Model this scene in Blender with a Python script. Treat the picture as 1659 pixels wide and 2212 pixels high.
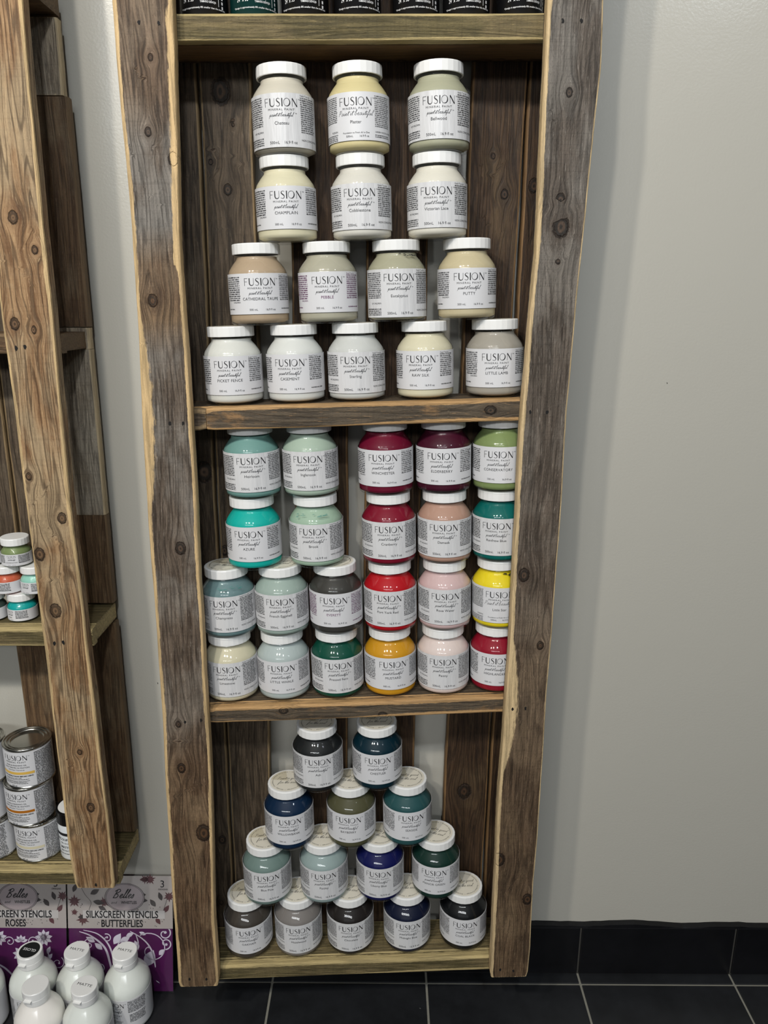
import bpy, math, random
from mathutils import Matrix, Vector
R = math.radians
for o in list(bpy.data.objects): bpy.data.objects.remove(o)
SC = bpy.context.scene
COL = SC.collection
HC = 1.289                      # camera height above the floor

# ------------------------------------------------------------------ camera
cam_d = bpy.data.cameras.new('camera'); cam = bpy.data.objects.new('camera', cam_d); COL.objects.link(cam)
cam_d.sensor_fit = 'VERTICAL'; cam_d.sensor_height = 36.0; cam_d.lens = 1662.0/2212.0*36.0
cam_d.clip_start = 0.01
cam.location = (0, -1.12, HC)
_p, _r = R(15.1), R(-0.35)
Mw = Matrix(((1,0,0),(0,math.sin(_p),math.cos(_p)),(0,-math.cos(_p),math.sin(_p))))
Rr = Matrix(((math.cos(_r),-math.sin(_r),0),(math.sin(_r),math.cos(_r),0),(0,0,1)))
A = (Rr @ Mw)
cam.rotation_euler = A.transposed().to_euler()
SC.camera = cam

# ------------------------------------------------------------------ world, lamps, exposure
wd = bpy.data.worlds.new('world'); SC.world = wd; wd.use_nodes = True
wd.node_tree.nodes['Background'].inputs[0].default_value = (0.86, 0.93, 1.0, 1)
wd.node_tree.nodes['Background'].inputs[1].default_value = 0.04
SC.view_settings.view_transform = 'Standard'; SC.view_settings.look = 'None'
SC.view_settings.gamma = 1.0; SC.view_settings.exposure = 0.0; SC.view_settings.use_curve_mapping = False

def spot(name, loc, target, power, color, size=0.055, angle=84, blend=0.5):
    l = bpy.data.lights.new(name, 'SPOT'); l.energy = power; l.color = color
    l.shadow_soft_size = size; l.spot_size = R(angle); l.spot_blend = blend
    o = bpy.data.objects.new(name, l); COL.objects.link(o); o.location = loc
    o.rotation_euler = (Vector(target)-Vector(loc)).to_track_quat('-Z', 'Y').to_euler()
    return o
def area(name, loc, target, sx, sy, power, color):
    l = bpy.data.lights.new(name, 'AREA'); l.shape = 'RECTANGLE'; l.size = sx; l.size_y = sy
    l.energy = power; l.color = color
    o = bpy.data.objects.new(name, l); COL.objects.link(o); o.location = loc
    o.rotation_euler = (Vector(target)-Vector(loc)).to_track_quat('-Z', 'Y').to_euler()
    return o
spot('ceiling_spotlight', (-1.07,-1.75,2.65), (0.0,0.05,0.55), 84, (1.0,0.94,0.84))
spot('ceiling_spotlight', (-0.58,-1.80,2.65), (0.05,0.05,0.55), 66, (1.0,0.95,0.87))
spot('ceiling_spotlight', (0.10,-1.90,2.65), (0.1,0.05,0.55), 56, (0.90,0.95,1.0))
spot('ceiling_spotlight', (1.25,-1.80,2.65), (0.1,0.05,0.7), 24, (0.86,0.93,1.0))
area('ceiling_light_panel', (-0.7,-4.1,2.62), (0,-0.3,0.9), 3.0, 0.35, 58, (0.95,0.98,1.0))

area('added_front_fill', (-0.3,-5.2,1.35), (0,0,0.9), 4.5, 1.9, 9, (0.90,0.95,1.0))  # unseen fill light added behind the camera to brighten the label fronts

# ------------------------------------------------------------------ helpers
def s2l(c):
    return tuple((x/255/12.92) if x/255 <= .04045 else ((x/255+.055)/1.055)**2.4 for x in c) + (1,)
def tag(o, label=None, cat=None, group=None, kind=None):
    if label: o['label'] = label
    if cat: o['category'] = cat
    if group: o['group'] = group
    if kind: o['kind'] = kind
    return o
def empty(name, loc=(0,0,0), mat=None):
    o = bpy.data.objects.new(name, None); COL.objects.link(o); o.empty_display_size = .02
    if mat is not None: o.matrix_world = mat
    else: o.location = loc
    return o
def mesh_obj(name, verts, faces, mats, parent=None, smooth=False, fm=None, attrs=None):
    me = bpy.data.meshes.new(name); me.from_pydata([tuple(v) for v in verts], [], faces); me.update()
    if not isinstance(mats, (list, tuple)): mats = [mats]
    for m in mats: me.materials.append(m)
    if fm:
        for p, i in zip(me.polygons, fm): p.material_index = i
    if smooth:
        for p in me.polygons: p.use_smooth = True
    if attrs:
        for an, (typ, vals) in attrs.items():
            at = me.attributes.new(an, typ, 'POINT')
            if typ == 'FLOAT': at.data.foreach_set('value', vals)
            else: at.data.foreach_set('vector', [c for v in vals for c in v])
    o = bpy.data.objects.new(name, me); COL.objects.link(o)
    if parent is not None: o.parent = parent
    return o
def inst(name, me, parent, mat=None):
    o = bpy.data.objects.new(name, me); COL.objects.link(o); o.parent = parent
    if mat is not None:
        o.material_slots[0].link = 'OBJECT'; o.material_slots[0].material = mat
    return o
def lathe(prof, n=64, cap0=False, cap1=False, ph=0.0):
    v = []; f = []
    for (r, z) in prof:
        for i in range(n):
            a = 2*math.pi*i/n + ph
            v.append((r*math.cos(a), r*math.sin(a), z))
    for j in range(len(prof)-1):
        for i in range(n):
            k = (i+1) % n
            f.append((j*n+i, j*n+k, (j+1)*n+k, (j+1)*n+i))
    if cap0: f.append(tuple(range(n-1,-1,-1)))
    if cap1: f.append(tuple((len(prof)-1)*n+i for i in range(n)))
    return v, f
def box(x0,x1,y0,y1,z0,z1):
    v = [(x,y,z) for z in (z0,z1) for y in (y0,y1) for x in (x0,x1)]
    return v, [(0,2,3,1),(4,5,7,6),(0,1,5,4),(2,6,7,3),(0,4,6,2),(1,3,7,5)]
def bevel(o, w=.001, seg=2):
    m = o.modifiers.new('bevel','BEVEL'); m.width = w; m.segments = seg; m.limit_method='ANGLE'; return o

# ------------------------------------------------------------------ materials
def newmat(name):
    m = bpy.data.materials.new(name); m.use_nodes = True
    nt = m.node_tree; b = nt.nodes['Principled BSDF']; return m, nt, b
def plain(name, rgb, rough=.5, metal=0, coat=0, spec=.5, bump=None):
    m, nt, b = newmat(name)
    b.inputs['Base Color'].default_value = s2l(rgb); b.inputs['Roughness'].default_value = rough
    b.inputs['Metallic'].default_value = metal; b.inputs['Coat Weight'].default_value = coat
    b.inputs['Coat Roughness'].default_value = .05
    b.inputs['Specular IOR Level'].default_value = spec
    if bump:
        sc, st, dist, sx = bump
        tc = nt.nodes.new('ShaderNodeTexCoord'); mp = nt.nodes.new('ShaderNodeMapping'); mp.inputs['Scale'].default_value = sx
        n = nt.nodes.new('ShaderNodeTexNoise'); n.inputs['Scale'].default_value = sc; n.inputs['Detail'].default_value = 3
        bp = nt.nodes.new('ShaderNodeBump'); bp.inputs['Strength'].default_value = st; bp.inputs['Distance'].default_value = dist
        nt.links.new(tc.outputs['Object'], mp.inputs[0]); nt.links.new(mp.outputs[0], n.inputs['Vector'])
        nt.links.new(n.outputs['Fac'], bp.inputs['Height']); nt.links.new(bp.outputs[0], b.inputs['Normal'])
    return m
def clear_mat(name, tint=(1,1,1), rough=.05, ior=1.45, base=0.0):
    m = bpy.data.materials.new(name); m.use_nodes = True; nt = m.node_tree; nt.nodes.clear()
    N = nt.nodes.new; L = nt.links.new
    out = N('ShaderNodeOutputMaterial'); mix = N('ShaderNodeMixShader'); tr = N('ShaderNodeBsdfTransparent'); gl = N('ShaderNodeBsdfGlossy')
    tr.inputs[0].default_value = (*tint, 1); gl.inputs['Roughness'].default_value = rough
    fr = N('ShaderNodeFresnel'); fr.inputs[0].default_value = ior
    ge = N('ShaderNodeNewGeometry'); sub = N('ShaderNodeMath'); sub.operation = 'SUBTRACT'; sub.inputs[0].default_value = 1.0
    mul = N('ShaderNodeMath'); mul.operation = 'MULTIPLY'
    ad = N('ShaderNodeMath'); ad.operation = 'ADD'; ad.inputs[1].default_value = base
    L(ge.outputs['Backfacing'], sub.inputs[1]); L(fr.outputs[0], ad.inputs[0]); L(ad.outputs[0], mul.inputs[0]); L(sub.outputs[0], mul.inputs[1])
    L(mul.outputs[0], mix.inputs[0]); L(tr.outputs[0], mix.inputs[1]); L(gl.outputs[0], mix.inputs[2]); L(mix.outputs[0], out.inputs[0])
    return m

def wood(name, dark, mid, light, tan, patch=(.45,.6), ring=.5, grainy=1.0):
    m, nt, b = newmat(name); N = nt.nodes.new; L = nt.links.new
    def math_(op, a, c=None, clamp=False):
        n = N('ShaderNodeMath'); n.operation = op; n.use_clamp = clamp
        for i, x in enumerate((a, c)):
            if x is None: continue
            if isinstance(x, (int, float)): n.inputs[i].default_value = x
            else: L(x, n.inputs[i])
        return n.outputs[0]
    def noise(vec, scale, detail=4, rough=.6, dist=0):
        n = N('ShaderNodeTexNoise'); n.inputs['Scale'].default_value = scale; n.inputs['Detail'].default_value = detail
        n.inputs['Roughness'].default_value = rough; n.inputs['Distortion'].default_value = dist; L(vec, n.inputs['Vector']); return n.outputs['Fac']
    def vmul(v, s):
        n = N('ShaderNodeVectorMath'); n.operation = 'MULTIPLY'; L(v, n.inputs[0]); n.inputs[1].default_value = s; return n.outputs[0]
    def ramp(f, p0, p1):
        n = N('ShaderNodeMapRange'); n.interpolation_type = 'SMOOTHSTEP'; L(f, n.inputs[0]); n.inputs[1].default_value = p0; n.inputs[2].default_value = p1; return n.outputs[0]
    def mix(f, a, c, mode='MIX'):
        n = N('ShaderNodeMix'); n.data_type = 'RGBA'; n.blend_type = mode
        if isinstance(f, (int,float)): n.inputs[0].default_value = f
        else: L(f, n.inputs[0])
        for i, x in ((6, a), (7, c)):
            if isinstance(x, tuple): n.inputs[i].default_value = x
            else: L(x, n.inputs[i])
        return n.outputs[2]
    gc = N('ShaderNodeAttribute'); gc.attribute_name = 'gc'; kn = N('ShaderNodeAttribute'); kn.attribute_name = 'kn'
    ed = N('ShaderNodeAttribute'); ed.attribute_name = 'edge'
    sk = N('ShaderNodeSeparateXYZ'); L(kn.outputs['Vector'], sk.inputs[0])
    sg = N('ShaderNodeSeparateXYZ'); L(gc.outputs['Vector'], sg.inputs[0])
    dx, dz, kw = sk.outputs[0], sk.outputs[1], sk.outputs[2]      # offset from the nearest knot in knot radii, and its weight
    dn = math_('SQRT', math_('ADD', math_('MULTIPLY', dx, dx), math_('MULTIPLY', math_('MULTIPLY', dz, dz), .55)))
    bow = math_('MULTIPLY', math_('POWER', 2.718, math_('MULTIPLY', math_('MULTIPLY', dn, dn), -.12)), kw)
    wx = math_('SUBTRACT', sg.outputs[0], math_('MULTIPLY', math_('MULTIPLY', dx, bow), .0056))
    lf = noise(vmul(gc.outputs['Vector'], (6,6,2.2)), 1.0, 2)
    wx2 = math_('ADD', wx, math_('MULTIPLY', lf, .028))
    cv = N('ShaderNodeCombineXYZ'); L(wx2, cv.inputs[0]); L(sg.outputs[1], cv.inputs[1]); L(math_('MULTIPLY', sg.outputs[2], .05), cv.inputs[2])
    g1 = noise(cv.outputs[0], 260, 7, .68)
    g2 = noise(cv.outputs[0], 900, 3, .7)
    rg = noise(cv.outputs[0], 38, 2, .5)
    rings = math_('SINE', math_('MULTIPLY', rg, 85))
    rings = ramp(rings, .35, 1.0)
    pt = noise(vmul(gc.outputs['Vector'], (16,16,7)), 1.0, 6, .62, .3)
    pt2 = noise(vmul(gc.outputs['Vector'], (30,30,16)), 1.7, 5, .65)
    rough_sp = noise(vmul(gc.outputs['Vector'], (700,700,260)), 1.0, 3, .7)
    saw = noise(vmul(gc.outputs['Vector'], (14,14,520)), 1.0, 3, .6)
    c = mix(ramp(g1, .34, .66), s2l(dark), s2l(mid))
    c = mix(ramp(pt, patch[0], patch[1]), c, mix(ramp(g1,.3,.7), s2l(tuple(x*.72 for x in light)), s2l(light)))
    c = mix(math_('MULTIPLY', rings, ring), c, s2l(tuple(x*.5 for x in dark)))
    c = mix(math_('MULTIPLY', ramp(g2, .62, .75), .55*grainy), c, s2l(tuple(x*.4 for x in dark)))
    c = mix(math_('MULTIPLY', ramp(g2, .40, .30), .45*grainy), c, s2l(tuple(min(255,x*1.35) for x in light)))
    c = mix(math_('MULTIPLY', ramp(saw, .54, .66), .15*grainy), c, s2l(tuple(x*.62 for x in dark)))
    c = mix(math_('MULTIPLY', ramp(rough_sp, .58, .70), .45*grainy), c, s2l(tuple(x*.5 for x in dark)))
    c = mix(math_('MULTIPLY', ramp(pt2, .58, .72), .5), c, s2l(tuple(x*.6 for x in mid)))
    # knots
    krg = math_('SINE', math_('ADD', math_('MULTIPLY', dn, 9), math_('MULTIPLY', g1, 9)))
    kc = mix(math_('MULTIPLY', ramp(krg, -.6, 1.0), .6), s2l(tuple(x*.5 for x in dark)), s2l(tuple(.5*x+.5*y for x, y in zip(mid, (92,62,42)))))
    ko = noise(vmul(gc.outputs['Vector'], (300,300,300)), 1.0, 3)
    dnn = math_('ADD', math_('ADD', dn, math_('MULTIPLY', math_('SUBTRACT', ko, .5), .5)), math_('MULTIPLY', math_('SUBTRACT', 1.0, kw), 6.0))
    halo = ramp(dnn, 2.6, .9)
    c = mix(math_('MULTIPLY', math_('MULTIPLY', halo, g1), .6), c, s2l(tuple(.6*x+.4*y for x, y in zip(dark, (84,60,42)))))
    c = mix(math_('MULTIPLY', ramp(dnn, 1.15, .90), .85), c, kc)
    rim = math_('MULTIPLY', ramp(dnn, .82, .98), ramp(dnn, 1.22, 1.06))
    c = mix(math_('MULTIPLY', rim, .8), c, s2l((26,18,12)))
    # sanded edges
    en = noise(vmul(gc.outputs['Vector'], (260,260,55)), 1.0, 5, .7)
    ef = math_('ADD', ed.outputs['Fac'], math_('MULTIPLY', math_('SUBTRACT', en, .5), .42))
    tn = N('ShaderNodeAttribute'); tn.attribute_name = 'tone'
    tnm = math_('MULTIPLY', tn.outputs['Fac'], math_('ADD', .45, math_('MULTIPLY', pt, 1.1)), True)
    c = mix(tnm, c, (1.02,.74,.48,1), 'MULTIPLY')
    c = mix(ramp(ef, .50, .62), c, mix(ramp(g1,.35,.6), s2l(tuple(x*.8 for x in tan)), s2l(tan)))
    L(c, b.inputs['Base Color'])
    b.inputs['Roughness'].default_value = .62; b.inputs['Specular IOR Level'].default_value = .35
    hsum = math_('ADD', math_('MULTIPLY', g1, 1.0), math_('ADD', math_('MULTIPLY', g2, .5), math_('MULTIPLY', rough_sp, .7*grainy)))
    hsum = math_('SUBTRACT', hsum, math_('MULTIPLY', rings, .35)); hsum = math_('SUBTRACT', hsum, math_('MULTIPLY', rim, 1.0))
    bp = N('ShaderNodeBump'); bp.inputs['Strength'].default_value = .75; bp.inputs['Distance'].default_value = .0014
    L(hsum, bp.inputs['Height']); L(bp.outputs[0], b.inputs['Normal'])
    return m

W_POST = wood('weathered_pallet_wood', (66,56,47), (118,106,94), (142,136,128), (222,190,140), (.44,.62), .45)
W_POSTR = wood('weathered_grey_wood', (62,55,48), (108,99,90), (132,127,120), (224,196,150), (.42,.62), .35, 1.2)
W_BACK = wood('brown_plank_wood', (52,42,31), (96,82,66), (116,103,86), (140,118,86), (.5,.7), .45, .8)
W_BACK2 = wood('dark_brown_plank_wood', (42,29,19), (78,58,40), (94,75,53), (130,100,66), (.5,.7), .4, .6)
W_SHELF = wood('shelf_wood', (66,57,46), (104,91,74), (160,124,84), (196,156,106), (.60,.68), .3)
W_GREEN = wood('mossy_shelf_wood', (74,66,40), (114,102,68), (134,118,82), (190,170,120), (.45,.62), .3)
W_TAN = wood('tan_pallet_wood', (112,80,52), (176,142,104), (190,164,128), (214,184,136), (.42,.60), .6, .8)
W_TANB = wood('brown_upright_wood', (74,54,36), (112,88,62), (130,110,84), (118,96,70), (.5,.68), .4, .8)
W_TANG = wood('pale_upright_wood', (104,92,78), (160,146,124), (184,172,152), (200,180,145), (.4,.6), .4)
M_INK = plain('label_ink', (22,22,26), .6)
M_INKG = plain('grey_label_ink', (96,96,98), .6)
M_PURPLE = plain('purple_label_ink', (96,20,84), .6)
M_LABEL = plain('white_label_paper', (216,216,218), .38, spec=.4)
M_LABELW = plain('wrinkled_label_paper', (213,213,214), .32, spec=.45, bump=(9, .55, .004, (9,9,1.3)))
M_LID = plain('white_lid_plastic', (238,238,236), .22)
M_STICK = plain('cream_lid_sticker', (226,220,204), .45)
M_STICK2 = plain('beige_sticker_wedge', (205,196,172), .45)
M_SHELL = clear_mat('clear_jar_plastic', (.97,.98,.98))
M_SLEEVE = clear_mat('clear_plastic_sleeve', (.98,.98,.98), .12, 1.45, .015)
M_HOLE = plain('nail_hole_dark', (14,11,9), .8)
M_BLACK = plain('black_tube_print', (20,20,22), .35)
M_TEAL = plain('dark_teal_tube_print', (10,52,50), .35)
M_WHITEINK = plain('white_print', (225,225,225), .5)
M_TIN = plain('tin_metal', (190,188,180), .22, metal=1)

# ------------------------------------------------------------------ text tools
_tc = {}
def text2d(body, size, align='CENTER', sp=1.0, shear=0.0, xs=1.0, bold=0.0):
    key = (body, size, align, sp, shear, xs, bold)
    if key in _tc: return _tc[key]
    cu = bpy.data.curves.new('t', 'FONT'); cu.body = body; cu.size = size; cu.align_x = align
    cu.space_character = sp; cu.shear = shear; cu.resolution_u = 3; cu.offset = bold
    ob = bpy.data.objects.new('t', cu); COL.objects.link(ob)
    bpy.context.view_layer.update()
    dg = bpy.context.evaluated_depsgraph_get()
    me = bpy.data.meshes.new_from_object(ob.evaluated_get(dg))
    v = [(p.co.x*xs, p.co.y) for p in me.vertices]; f = [tuple(p.vertices) for p in me.polygons]
    bpy.data.meshes.remove(me); bpy.data.objects.remove(ob); bpy.data.curves.remove(cu)
    _tc[key] = (v, f); return _tc[key]
class P2:                               # flat print: 2D verts, faces, material index
    def __init__(s): s.v = []; s.f = []; s.m = []
    def add(s, vf, dx=0, dy=0, mi=0, rot=0, sc=1):
        n = len(s.v); c, q = math.cos(rot), math.sin(rot)
        s.v += [((x*c-y*q)*sc+dx, (x*q+y*c)*sc+dy) for x, y in vf[0]]; s.f += [tuple(i+n for i in f) for f in vf[1]]; s.m += [mi]*len(vf[1]); return s
    def rect(s, x0, y0, x1, y1, mi=0, nx=1):
        n = len(s.v)
        for i in range(nx+1):
            x = x0+(x1-x0)*i/nx; s.v += [(x,y0),(x,y1)]
        for i in range(nx): s.f.append((n+2*i, n+2*i+2, n+2*i+3, n+2*i+1)); s.m.append(mi)
    def text(s, body, size, x, y, mi=0, **k): return s.add(text2d(body, size, **k), x, y, mi)
    def build(s, name, fn, mats, parent=None):
        return mesh_obj(name, [fn(x,y) for x,y in s.v], s.f, mats, parent, fm=s.m)
def catmull(pts, n=5):
    out = []
    P = [pts[0]]+list(pts)+[pts[-1]]
    for i in range(1, len(P)-2):
        p0,p1,p2,p3 = P[i-1],P[i],P[i+1],P[i+2]
        for k in range(n):
            t = k/n
            out.append(tuple(.5*((2*p1[j])+(-p0[j]+p2[j])*t+(2*p0[j]-5*p1[j]+4*p2[j]-p3[j])*t*t+(-p0[j]+3*p1[j]-3*p2[j]+p3[j])*t**3) for j in range(len(p1))))
    out.append(tuple(pts[-1])); return out
def ribbon(pts, w):
    v = []; f = []
    n = len(pts)
    for i, p in enumerate(pts):
        a = pts[max(0,i-1)]; b = pts[min(n-1,i+1)]
        dx, dy = b[0]-a[0], b[1]-a[1]; l = math.hypot(dx,dy) or 1
        ww = (w[i] if isinstance(w,(list,tuple)) else w)/2
        v += [(p[0]-dy/l*ww, p[1]+dx/l*ww), (p[0]+dy/l*ww, p[1]-dx/l*ww)]
    for i in range(n-1): f.append((2*i+1, 2*i+3, 2*i+2, 2*i))
    return v, f
def poly_ell(cx, cy, rx, ry, n=24, rot=0):
    v = [(cx+rx*math.cos(2*math.pi*i/n)*math.cos(rot)-ry*math.sin(2*math.pi*i/n)*math.sin(rot), cy+rx*math.cos(2*math.pi*i/n)*math.sin(rot)+ry*math.sin(2*math.pi*i/n)*math.cos(rot)) for i in range(n)]
    return v, [tuple(range(n))]
def fusion_logo():                      # cap height 1, about 4.75 wide, centred
    p = P2(); T, t = .145, .05
    def st(pts, w): p.add(ribbon(pts, w))
    # F
    st([(0.04,0),(0.04,1)], .065); st([(0.04,.975),(.50,.975)], t); st([(0.04,.53),(.42,.53)], t)
    # U
    x = .72
    arc = [(x+.33+.29*math.cos(a), .31+.29*math.sin(a)) for a in [math.pi+math.pi*i/14 for i in range(15)]]
    st([(x+.04,1),(x+.04,.31)]+arc[1:-1]+[(x+.62,.31),(x+.62,1)], [T,T]+[T-(T-t)*i/13 for i in range(13)]+[t,t])
    # S
    x = 1.58
    S = catmull([(x+.50,.86),(x+.38,.965),(x+.24,.965),(x+.10,.86),(x+.10,.70),(x+.26,.55),(x+.42,.42),(x+.48,.25),(x+.40,.08),(x+.22,.02),(x+.0,.12)], 5)
    st(S, [t+(T*1.05-t)*math.exp(-((i/(len(S)-1)-.5)/.2)**2) for i in range(len(S))])
    # I
    st([(2.38,0),(2.38,1)], T)
    # O
    cx = 3.03
    for i in range(32):
        a0, a1 = 2*math.pi*i/32, 2*math.pi*(i+1)/32
        w0, w1 = .055+.09*max(0,math.cos(a0+.5))**1.0, .055+.09*max(0,math.cos(a1+.5))
        q = [((.46)*math.cos(a0),(.5)*math.sin(a0)),((.46)*math.cos(a1),(.5)*math.sin(a1)),((.46-w1)*math.cos(a1),(.5-w1*.8)*math.sin(a1)),((.46-w0)*math.cos(a0),(.5-w0*.8)*math.sin(a0))]
        n = len(p.v); p.v += [(cx+a,.5+b) for a,b in q]; p.f.append((n,n+1,n+2,n+3)); p.m.append(0)
    # N
    x = 3.72
    st([(x+.04,0),(x+.04,1)], t); st([(x+.04,1),(x+.70,0)], T); st([(x+.70,0),(x+.70,1)], t)
    q = P2(); q.add((p.v, p.f), -2.22, 0); return (q.v, q.f)
LOGO = fusion_logo()
SCR = {  # cursive strokes, x-height 1
 'a': ([(.9,.85),(.55,1),(.12,.6),(.2,.05),(.6,.15),(.9,.9),(.85,.15),(1.2,.15)],1.15),
 'b': ([(0,.2),(.35,1.2),(.6,2.1),(.4,2.2),(.2,1),(.25,.1),(.7,.1),(.85,.7),(.5,.85)],1.05),
 'd': ([(.8,.85),(.45,1),(.1,.5),(.3,0),(.8,.6),(1.15,2.1),(.85,.2),(1.15,.15)],1.1),
 'e': ([(0,.35),(.5,.55),(.7,.9),(.4,1),(.15,.5),(.35,0),(.9,.25)],.85),
 'f': ([(0,.2),(.6,1.4),(.75,2.2),(.5,2.1),(.25,.5),(.0,-.9),(.15,-.9),(.35,.2),(.8,.4)],.8),
 'g': ([(.85,.85),(.5,1),(.1,.5),(.3,0),(.75,.4),(.85,.9),(.6,-.8),(.2,-.9),(.5,-.1),(1.1,.3)],1.1),
 'h': ([(0,.1),(.4,1.3),(.65,2.1),(.5,2.2),(.15,0),(.5,.85),(.75,.9),(.7,.1),(1.0,.15)],.95),
 'i': ([(0,.2),(.25,.95),(.2,.1),(.5,.15)],.5),
 'l': ([(0,.1),(.45,1.4),(.65,2.2),(.45,2.1),(.2,.2),(.55,.15)],.55),
 'n': ([(0,.1),(.2,.95),(.15,0),(.5,.85),(.75,.9),(.7,.1),(1.0,.2)],1.0),
 'o': ([(.5,1),(.12,.6),(.25,.02),(.65,.2),(.7,.85),(.45,.95),(1.0,.8)],.95),
 'p': ([(0,.2),(.35,1),(.0,-1),(.3,.6),(.6,1),(.85,.7),(.6,.05),(.3,.15),(1.1,.2)],1.1),
 'r': ([(0,.1),(.25,1.05),(.35,.85),(.6,.85),(.5,.15),(.8,.15)],.75),
 's': ([(0,.1),(.4,1.05),(.5,.5),(.35,.0),(.05,.1)],.65),
 't': ([(0,.2),(.5,1.9),(.3,.2),(.6,.15)],.55),
 'u': ([(0,.9),(.1,.1),(.4,.1),(.7,.95),(.65,.15),(1.0,.15)],.95),
 'P': ([(.1,0),(.5,1.9),(.1,1.8),(.8,2.2),(1.2,1.7),(.7,1.0),(.3,1.0)],1.3),
 'B': ([(.1,0),(.5,2.0),(.0,1.7),(.8,2.3),(1.3,1.8),(.5,1.1),(1.1,.8),(.9,.1),(.0,.05)],1.5),
 ' ': (None,.55)}
def script(s, xh, w, slant=.35, gap=0.0):
    p = P2(); x = 0
    for ch in s:
        pts, adv = SCR[ch]
        if pts:
            c = catmull(pts, 4); p.add(ribbon([((x+a+slant*b)*xh, b*xh) for a,b in c], w))
            if ch == 't': p.add(ribbon([((x-.1+.5)*xh,1.25*xh),((x+1.15+.5)*xh,1.42*xh)], w))
            if ch == 'i': p.add(poly_ell((x+.3+slant*1.5)*xh,1.5*xh,w*.8,w*.8,6))
        x += adv+gap
    q = P2(); q.add((p.v,p.f), -x*xh/2, 0); return (q.v, q.f)
RND = random.Random(5)
def greek(p, x0, x1, ytop, lines, pitch, h, rag=.12, right=False, mi=0):
    for k in range(lines):
        y = ytop-pitch*(k+1); x = x0; L = (x1-x0)*(1-RND.random()*rag)
        if right: x = x1-L
        xe = x+L; cw = h*.62
        while x < xe-cw:
            for _ in range(RND.randint(2,9)):
                if x > xe-cw: break
                up = h*(1.35 if RND.random()<.2 else 1); lo = -h*.3 if RND.random()<.1 else 0
                s = h*.2; kd = RND.random()
                p.rect(x, y+lo, x+s, y+up, mi)
                if kd < .8: p.rect(x+cw*.5, y, x+cw*.5+s, y+h*.9, mi)
                if kd < .55: p.rect(x, y+h*.8, x+cw*.65, y+h*.98, mi)
                if .3 < kd: p.rect(x, y, x+cw*.6, y+h*.18, mi)
                x += cw
            x += cw*.7
def cyl(rad):
    return lambda x, y: (rad*math.sin(x/rad), -rad*math.cos(x/rad), y)

# ================================================================== THE SETTING
def wall_mat():
    m, nt, b = newmat('satin_wall_paint'); N = nt.nodes.new; L = nt.links.new
    b.inputs['Base Color'].default_value = s2l((184,181,171)); b.inputs['Roughness'].default_value = .25
    b.inputs['Specular IOR Level'].default_value = .45
    tc = N('ShaderNodeTexCoord'); n = N('ShaderNodeTexNoise'); n.inputs['Scale'].default_value = 260; n.inputs['Detail'].default_value = 3
    n2 = N('ShaderNodeTexNoise'); n2.inputs['Scale'].default_value = 5; n2.inputs['Detail'].default_value = 4
    ad = N('ShaderNodeMath'); ad.operation = 'MULTIPLY_ADD'; ad.inputs[1].default_value = 7.0
    bp = N('ShaderNodeBump'); bp.inputs['Strength'].default_value = .25; bp.inputs['Distance'].default_value = .0008
    L(tc.outputs['Object'], n.inputs['Vector']); L(tc.outputs['Object'], n2.inputs['Vector'])
    L(n2.outputs['Fac'], ad.inputs[0]); L(n.outputs['Fac'], ad.inputs[2]); L(ad.outputs[0], bp.inputs['Height']); L(bp.outputs[0], b.inputs['Normal'])
    return m
def tile_mat(name, rgb, spec=.5, rough=.35):
    m, nt, b = newmat(name); N = nt.nodes.new; L = nt.links.new
    tc = N('ShaderNodeTexCoord'); n = N('ShaderNodeTexNoise'); n.inputs['Scale'].default_value = 14; n.inputs['Detail'].default_value = 7; n.inputs['Roughness'].default_value = .65
    r = N('ShaderNodeMapRange'); r.inputs[1].default_value = .35; r.inputs[2].default_value = .75
    mx = N('ShaderNodeMix'); mx.data_type = 'RGBA'; mx.inputs[6].default_value = s2l(rgb); mx.inputs[7].default_value = s2l(tuple(x*1.5 for x in rgb))
    L(tc.outputs['Object'], n.inputs['Vector']); L(n.outputs['Fac'], r.inputs[0]); L(r.outputs[0], mx.inputs[0])
    v = N('ShaderNodeTexVoronoi'); v.inputs['Scale'].default_value = 26; L(tc.outputs['Object'], v.inputs['Vector'])
    r2 = N('ShaderNodeMapRange'); r2.inputs[1].default_value = .055; r2.inputs[2].default_value = .03; L(v.outputs['Distance'], r2.inputs[0])
    mx2 = N('ShaderNodeMix'); mx2.data_type = 'RGBA'; mx2.inputs[7].default_value = s2l((120,120,118)); L(mx.outputs[2], mx2.inputs[6])
    n3 = N('ShaderNodeTexNoise'); n3.inputs['Scale'].default_value = 30; L(tc.outputs['Object'], n3.inputs['Vector'])
    r3 = N('ShaderNodeMapRange'); r3.inputs[1].default_value = .62; r3.inputs[2].default_value = .66; L(n3.outputs['Fac'], r3.inputs[0])
    mu = N('ShaderNodeMath'); mu.operation = 'MULTIPLY'; L(r2.outputs[0], mu.inputs[0]); L(r3.outputs[0], mu.inputs[1])
    L(mu.outputs[0], mx2.inputs[0]); L(mx2.outputs[2], b.inputs['Base Color'])
    b.inputs['Roughness'].default_value = rough; b.inputs['Specular IOR Level'].default_value = spec
    bp = N('ShaderNodeBump'); bp.inputs['Strength'].default_value = .2; bp.inputs['Distance'].default_value = .001
    L(n.outputs['Fac'], bp.inputs['Height']); L(bp.outputs[0], b.inputs['Normal'])
    return m
M_WALL = wall_mat()
M_TILE = tile_mat('dark_floor_tile', (26,27,29), .4, .42)
M_SKIRT = tile_mat('black_skirting_tile', (14,14,16), .35, .3)
M_GROUT = plain('grey_grout', (132,130,120), .9, bump=(120,.5,.001,(1,1,1)))
M_GROUTD = plain('dark_grout', (60,58,54), .9)
WY = .135
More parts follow.
